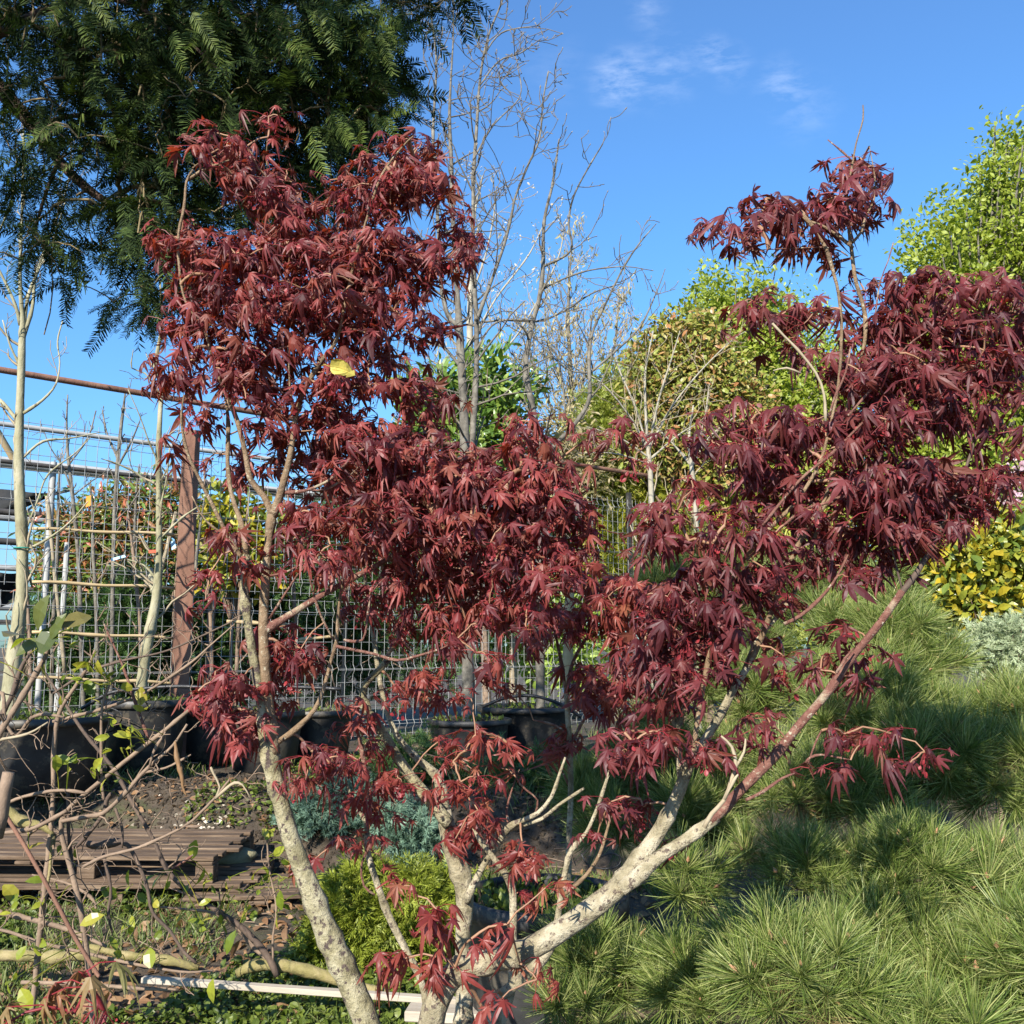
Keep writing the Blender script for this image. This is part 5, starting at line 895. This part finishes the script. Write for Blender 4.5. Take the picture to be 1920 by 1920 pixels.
mb = MB(); c = at(930, 1905, 3.5); box(mb, c, (.62, .09, .035), rz=-.12); o = mb.build('board', M['palewood'], base=c, tag=('pale board lying on the ground beneath the bent maple trunk', 'board')); bv = o.modifiers.new('b', 'BEVEL'); bv.width = .004

# ------------------------------------------------------------------ stack of pallets / boards on the left
def pallet(name, cx, cy, cz, w_, d_, rz, label, n=5, tilt=0):
    g = np.array([cx, cy, cz]); T = thing(name, label, 'pallet', g, 'pallets left of the maples'); cR = np.array([[cos(rz), -sin(rz)], [sin(rz), cos(rz)]])
    def lb(x, y, z, sx, sy, sz, nm, mat='wood'):
        p = cR@np.array([x, y]); mb = MB(); box(mb, g+[p[0], p[1], z+y*tilt], (sx, sy, sz), rz=rz, tilt=math.atan(tilt)); o = mb.build(nm, M[mat], T); b_ = o.modifiers.new('b', 'BEVEL'); b_.width = .003
    for i_ in range(n): y = -d_/2+.05+(d_-.1)*i_/(n-1); lb(rng.normal()*.02, y+rng.normal()*.006, .125+rng.uniform(0, .006), w_*(1+rng.normal()*.02), d_/n*rng.uniform(.62, .80), .022, 'deck_board')
    for x in (-w_/2+.05, 0, w_/2-.05): lb(x, 0, .105, .09, d_, .018, 'stringer')
    for x in (-w_/2+.05, -w_/6, w_/6, w_/2-.05):
        for y in (-d_/2+.05, d_/2-.05): lb(x, y, .058, .10, .09, .075, 'block')
    for y in (-d_/2+.05, d_/2-.05): lb(0, y, .010, w_, .09, .018, 'bottom_board')
    return T
zb = float(hgt(-2.3, 5.6))
pallet('pallet', -2.72, 5.98, zb+.135, 2.15, .78, -.03, 'weathered grey brown pallet on top of the stack', n=7, tilt=.02)
pallet('pallet', -2.56, 5.90, zb-.01, 2.15, .80, .04, 'lower pallet of the stack, half buried in dead leaves', n=7)
pallet('pallet', -1.42, 5.75, zb-.06, .75, .55, .12, 'short broken pallet sticking out right of the stack', n=5)
# stones and gravel on the bank
def rock(mb, c, s, r):
    u = []; n = 10
    for i_ in range(n+1):
        for j_ in range(16): th = pi*i_/n; ph = 2*pi*j_/16; u.append((sin(th)*cos(ph), sin(th)*sin(ph), cos(th)))
    u = np.array(u); k = r.normal(size=(5, 3)); f = 1+sum(.07*np.sin(u@kk*2.2+q_) for q_, kk in enumerate(k)); V = u*f[:, None]*s
    q = [(i_*16+j_, (i_+1)*16+j_, (i_+1)*16+(j_+1) % 16, i_*16+(j_+1) % 16) for i_ in range(n) for j_ in range(16)]; mb.add(V+c, np.array(q))
c = at(440, 1608, 6.15); mb = MB(); rock(mb, c, np.array([.17, .12, .06]), rng); mb.build('field_stone', M['stone'], base=c-[0,0,.05], smooth=True, tag=('flat mossy stone at the right end of the pallet stack', 'stone'))
c = at(150, 1560, 6.5); 
n = 2600; px = rng.uniform(-40, 440, n); yy = 6.12+rng.normal(size=n)*.18+.25; x = (px-960)/F*yy/1.03; P = np.stack([x, yy, hgt(x, yy)+.006], -1); ICO = (np.array([(1,0,0),(-.9,.1,0),(0,.8,.1),(.1,-.9,0),(0,0,.6),(0,.1,-.5)], float), [np.array([(0,2,4),(2,1,4),(1,3,4),(3,0,4),(2,0,5),(1,2,5),(3,1,5),(0,3,5)])])
mb = MB(); place(mb, ICO[0], ICO[1], P, frames(rdir(n)*[1,1,.3], rdir(n)*[.3,.3,1]+[0,0,1]), .004+.026*rng.uniform(size=n)**3); mb.build('gravel', M['pebble'], kind='stuff')
n = 16000; x = rng.uniform(-4.8, .4, n); yy = rng.uniform(6.1, 8.0, n); P = np.stack([x, yy, hgt(x, yy)+.003], -1); mb = MB(); place(mb, ICO[0], ICO[1], P, frames(rdir(n), rdir(n)+[0,0,1]), .004+.034*rng.uniform(size=n)**4); mb.build('soil_crumbs', M['soil'], kind='stuff')
# ground cover
def cover(name, mat, temps, n, x0, x1, y0, y1, size, lift, thr, seed, upz=1.0):
    r = np.random.default_rng(seed); m = int(n*2.4); x = r.uniform(x0, x1, m); y = r.uniform(y0, y1, m); f = np.sin(x*2.3+seed)+np.sin(y*3.1-x*1.3+seed*2)+.7*np.sin(x*6.1+y*4.7)+.5*np.sin(x*11-y*9.3); k = (f > thr); x, y = x[k][:n], y[k][:n]; n = len(x)
    P = np.stack([x, y, hgt(x, y)+r.uniform(0, lift, n)], -1); mb = MB(); scatter(mb, temps, P, rdir(n, r)*[1, 1, .4]+[0, 0, upz], rdir(n, r)*.6+[-.2, -.3, .8], size, .4, r=r); mb.build(name, mat, kind='stuff')
cover('weeds', M['weed'], [ROUND, OVAL], 26000, -3.4, 1.2, 3.6, 5.6, .026, .055, .1, 3, .3)
cover('weeds', M['weed'], [OVAL], 9000, -5.5, .6, 6.6, 9.0, .035, .05, .6, 5, .5)
cover('grass', M['grass'], [strip_leaf([(0,0),(.4,0),(.75,-.06),(1,-.18)], [.03,.03,.022,.004])], 14000, -4.5, 1.2, 3.5, 6.2, .075, .0, .0, 7, 1.2)
cover('grass', M['grass'], [strip_leaf([(0,0),(.4,0),(.75,-.06),(1,-.18)], [.03,.03,.022,.004])], 12000, -6, 4, 6.8, 12, .10, .0, .5, 9, 1.4)
cover('leaf_litter', M['dry'], [OVAL, LANCE], 1800, -4.6, .2, 6.2, 7.6, .045, .02, -.2, 13, 0)
n = 700; x = rng.uniform(-4.4, .6, n); yy = rng.uniform(4.2, 7.6, n); a = rng.uniform(0, pi, n); L_ = rng.uniform(.04, .22, n); c_ = np.stack([x, yy, hgt(x, yy)+.008], -1); d_ = np.stack([np.cos(a), np.sin(a), rng.normal(size=n)*.12], -1)*L_[:, None]; mb = MB(); mb.add(*ptubes(np.stack([c_-d_/2, c_+rng.normal(size=(n, 3))*.006, c_+d_/2], 1), np.full((n, 3), .0028), 4)); mb.build('twig_litter', M['brown_twig'], kind='stuff')
cover('leaf_litter', M['dry'], [OVAL], 3500, -4.2, .8, 4.0, 6.4, .055, .02, -.4, 11, 0)

# ------------------------------------------------------------------ bare shrub, logs and sticks in the left foreground
gS = gnd(250, 4.0); gS[2] = float(hgt(gS[0], 4.0))
TS = thing('deciduous_shrub', 'tangled bare branched shrub with a few yellow green leaves, lower left', 'shrub', gS)
KS = []
G = lambda s, Y=3.6, m='brown_twig', dY=0, **k: limb('branch', s, Y, M[m], TS, dY=dY, kids=KS, knots=4, step=.03, sides=8, wob=.09, **k)
G([(520,1830,16),(504,1796,16),(465,1750,14),(430,1722,13),(380,1690,11),(320,1640,11),(285,1570,10),(250,1509,10),(213,1442,9),(156,1371,8),(117,1311,7),(75,1249,5)], 4.2, 'dark_twig')
G([(504,1800,14),(470,1770,11),(440,1735,9),(400,1712,7),(350,1705,6),(290,1700,4)], 4.25)
G([(512,1800,6),(512,1757,5),(518,1700,5),(505,1630,5),(500,1560,4)], 4.2)
G([(180,2000,16),(170,1860,15),(150,1700,13),(115,1560,12),(125,1523,11),(146,1500,11),(208,1449,11),(273,1397,10),(307,1371,10),(350,1335,10),(391,1301,9),(420,1280,6)], 3.6, dY=-.1)
G([(115,1540,10),(170,1530,10),(193,1525,10),(226,1496,10),(268,1449,10),(300,1420,8),(325,1397,7),(351,1358,6)], 3.5)
G([(268,1449,6),(310,1440,5),(340,1425,5),(358,1415,3)], 3.5)
G([(280,1440,6),(288,1410,6),(303,1385,5),(310,1372,3)], 3.48)
G([(99,1353,8),(182,1332,8),(230,1316,7),(273,1298,7),(351,1248,6),(398,1207,4),(440,1170,3)], 3.7)
G([(100,1300,6),(167,1259,6),(234,1238,6),(307,1222,5),(375,1194,5),(440,1163,3)], 3.8, 'dark_twig')
G([(279,1386,7),(262,1340,7),(229,1246,6),(203,1189,5),(195,1170,3)], 3.6, 'bark_red')
G([(195,1500,7),(191,1468,7),(190,1384,7),(192,1322,6),(208,1278,4)], 3.55)
G([(60,1900,14),(80,1700,13),(95,1560,12),(100,1480,11),(101,1405,11),(112,1335,10),(146,1280,10),(170,1240,8),(178,1218,5)], 3.6)
G([(-40,1460,18),(0,1374,17),(26,1332,16),(68,1262,14),(86,1228,10),(95,1200,6)], 3.3, 'brown_twig')
G([(-30,1400,13),(0,1345,12),(20,1310,11),(39,1254,10),(56,1225,7)], 3.5, 'dark_twig')
G([(-20,1300,8),(5,1300,8),(10,1350,8),(30,1380,7),(60,1345,9),(90,1340,8),(120,1345,5)], 3.4)
G([(-30,1395,7),(0,1387,7),(52,1376,6),(90,1354,4)], 3.3, 'straw_twig')
G([(-10,1540,9),(16,1505,8),(78,1486,8),(125,1482,7),(165,1488,4)], 3.5)
G([(-20,1566,9),(0,1562,9),(52,1556,10),(90,1540,10),(125,1520,9)], 3.5)
G([(-20,1490,22),(8,1518,28),(40,1540,26),(80,1550,18),(100,1568,13),(96,1600,9),(90,1650,9),(75,1690,6)], 3.6, 'moss_bark')
G([(156,1625,7),(195,1606,7),(263,1588,7),(346,1549,7),(380,1520,7),(404,1495,6),(430,1462,5)], 3.4)
G([(404,1497,7),(425,1478,7),(440,1468,8),(455,1472,4),(470,1497,3)], 3.4, 'straw_twig')
G([(404,1497,5),(412,1475,4),(400,1450,6),(395,1438,5)], 3.4, 'straw_twig')
G([(346,1549,5),(370,1550,5),(380,1545,3)], 3.4)
G([(138,1640,8),(130,1580,8),(128,1530,8),(128,1476,6)], 3.6, 'dark_twig')
G([(150,1580,14),(185,1585,17),(215,1580,17),(240,1585,10),(273,1653,8),(286,1710,8),(318,1745,8),(345,1785,8),(368,1806,7)], 3.7, 'dark_twig')
G([(140,1590,9),(160,1570,10),(195,1525,10),(200,1500,9),(215,1480,8)], 3.6, 'dark_twig')
G([(193,1600,8),(208,1666,7),(203,1710,6),(210,1750,4)], 3.7, 'dark_twig')
G([(-20,1710,12),(20,1715,12),(78,1729,12),(130,1744,11),(200,1775,7)], 3.6)
G([(-20,1740,8),(16,1747,8),(78,1768,8),(156,1786,8),(234,1804,8),(338,1822,6),(400,1820,4)], 3.7)
G([(216,1515,6),(229,1554,5),(229,1590,4)], 3.6, 'dark_twig')
G([(322,1630,6),(345,1615,6),(362,1603,4)], 3.9, 'bark_red')
G([(140,1760,6),(180,1700,6),(135,1660,6),(60,1640,4)], 3.9)
tw, tips = twigs_on(np.random.default_rng(5), KS, .13, .26, 2, .3, 50, .0014, .45, wob=.2)
mb = MB(); mb.add(*ptubes(np.array([a for a, _ in tw]), np.array([b for _, b in tw]), 4)); mb.build('twigs', M['brown_twig'], TS, smooth=True)
rS = np.random.default_rng(6); cl = []
for px, py, n, Y, sp in ((50,1190,5,3.3,30),(110,1200,5,3.4,22),(130,1265,6,3.5,28),(205,1270,9,3.5,22),(165,1290,5,3.5,20),(225,1375,9,3.5,18),(245,1388,5,3.5,14),(120,1425,5,3.5,16),(190,1450,5,3.5,14),(270,1330,3,3.6,10),(500,1560,4,4.15,14),(505,1640,9,4.15,20),(520,1590,4,4.15,14),(480,1700,5,4.2,18),(430,1700,6,4.2,20),(530,1700,6,4.2,16),(290,1670,6,3.9,22),(230,1700,7,3.9,24),(170,1720,5,3.7,22),(60,1660,5,3.6,24),(20,1690,5,3.6,20),(60,1780,5,3.5,20),(40,1850,4,3.3,22),(250,1790,5,3.7,20),(330,1790,5,3.9,22),(380,1660,7,4.0,26),(130,1620,4,3.7,18),(100,1660,4,3.7,14),(360,1720,5,3.9,18),(450,1670,5,4.1,18)):
    cl.append(at_n(px+rS.normal(size=n)*sp, py+rS.normal(size=n)*sp, Y+rS.normal(size=n)*.06))
P = np.vstack(cl); n = len(P); mb = MB(); scatter(mb, [OVAL, OVAL, ROUND], P, rS.normal(size=(n, 3))+[0, 0, .2], rS.normal(size=(n, 3))*.5+[-.3, -.6, .5], .046, .3, r=rS)
Pb = at_n([425,400,150],[1790,1835,1735],[3.0,3.0,3.2]); scatter(mb, [OVAL], Pb, np.array([(.2,0,.8),(-.1,.1,-.9),(.6,0,.3)]), np.array([(-.5,-.8,.3)]*3), .075, .05, r=rS); mb.build('leaves', M['olive'], TS)
Pb = at_n([40,70,95,75,30,110],[1190,1180,1200,1225,1230,1175],[3.2]*6); mb = MB(); scatter(mb, [OVAL, ROUND], Pb, rS.normal(size=(6, 3))*.5+[.3, 0, .5], np.array([(.1,-.6,.6)]*6), .11, .12, r=rS); mb.build('leaves', M['olive_dark'], TS)
c0 = np.vstack([k[0] for k in KS]); A = np.vstack([P]); idx = np.array([np.linalg.norm(c0-p, axis=1).argmin() for p in A]); t = np.linspace(0, 1, 5)[None, :, None]; Pp = c0[idx][:, None]*(1-t)+A[:, None]*t+np.array([0,0,.05])*t*(1-t)
mb = MB(); mb.add(*ptubes(Pp, np.full(Pp.shape[:2], .0016), 4)); mb.build('shoots', M['olive'], TS, smooth=True)

def lying(name, spec, Y, mat, label, cat, dY=0, knots=4, sides=12):
    P, Rr = traced(spec, Y, dY); 
    Q = catmull(np.hstack([P, Rr[:, None]]), .04); mb = MB(); tube(mb, Q[:, :3], Q[:, 3], sides, .08, knots); return mb.build(name, M[mat], base=Q[0, :3]-[0,0,Q[0,3]], smooth=True, tag=(label, cat))
lying('log', [(445,1826,20),(470,1812,25),(510,1808,30),(560,1816,28),(610,1830,26),(660,1846,22),(730,1862,14)], 4.25, 'moss_bark', 'mossy forked branch lying on the ground left of the left maple trunk', 'branch')
lying('log', [(-60,1790,26),(40,1792,26),(100,1795,24),(165,1790,24),(190,1800,14)], 4.4, 'moss_bark', 'thick mossy log lying at the left edge', 'log')
lying('log', [(168,1775,14),(240,1792,18),(312,1800,20),(372,1815,14)], 4.7, 'moss_bark', 'short mossy log lying in the weeds between the other two', 'log')
lying('stick', [(40,1842,9),(150,1845,9),(240,1852,9),(335,1856,7)], 4.1, 'brown_twig', 'thin grey stick lying in the weeds below the pale lath', 'stick')
mb = MB(); a = at(268, 1836, 4.1); b = at(870, 1878, 3.95); d = b-a; Ln = np.linalg.norm(d); mid = (a+b)/2
x_ = d/Ln; y_ = norm(np.cross([0, 0, 1], x_)); z_ = np.cross(x_, y_); v = np.array([[i_, j_, k_] for k_ in (-1, 1) for j_ in (-1, 1) for i_ in (-1, 1)])*[Ln/2, .018, .011]; mb.add(v@np.stack([x_, y_, z_])+mid, np.array([[0,2,3,1],[4,5,7,6],[0,1,5,4],[2,6,7,3],[0,4,6,2],[1,3,7,5]]))
o = mb.build('lath', M['palewood'], base=a, tag=('long straight pale wooden lath lying across the weeds', 'lath')); bv = o.modifiers.new('b', 'BEVEL'); bv.width = .002
# ribbed steel bar
P, Rr = traced([(12,1530,9),(52,1596,9),(99,1680,9),(140,1757,9),(186,1832,9)], 3.45); Q = catmull(np.hstack([P, Rr[:, None]]), .006); rr = Q[:, 3]*(1+.16*(np.arange(len(Q)) % 2)); mb = MB(); tube(mb, Q[:, :3], rr, 10, 0); mb.build('steel_bar', M['rust'], base=Q[-1, :3], smooth=True, tag=('ribbed rusty steel bar leaning among the shrub branches', 'steel bar'))
P, Rr = traced([(-8,1570,34),(2,1530,34),(10,1480,30),(16,1448,28)], 3.2); mb = MB(); tube(mb, P, Rr, 14, .05); mb.build('cut_stump', M['brown_twig'], base=P[0], smooth=True, tag=('sawn off upright stub at the left edge above the mossy shrub base', 'stump'))
# curled dry pod hanging
P, Rr = traced([(328,1390,5),(332,1420,12),(340,1450,14),(344,1480,9),(350,1492,3)], 3.45); mb = MB(); tube(mb, catmull(P, .01), np.interp(np.linspace(0, 1, len(catmull(P, .01))), np.linspace(0, 1, 5), Rr), 6, .2); mb.build('dry_leaf', M['dry'], base=P[0], smooth=True, tag=('curled dead brown leaf hanging before the slender tree pot', 'leaf'))

for o in bpy.data.objects:
    if o.parent is not None and o.name.split('.')[0] in ('twigs', 'buds', 'leaf_stalks', 'flowers', 'candles', 'blossoms', 'catkins', 'branches', 'hanging_twigs', 'shoots'): o['kind'] = 'stuff'
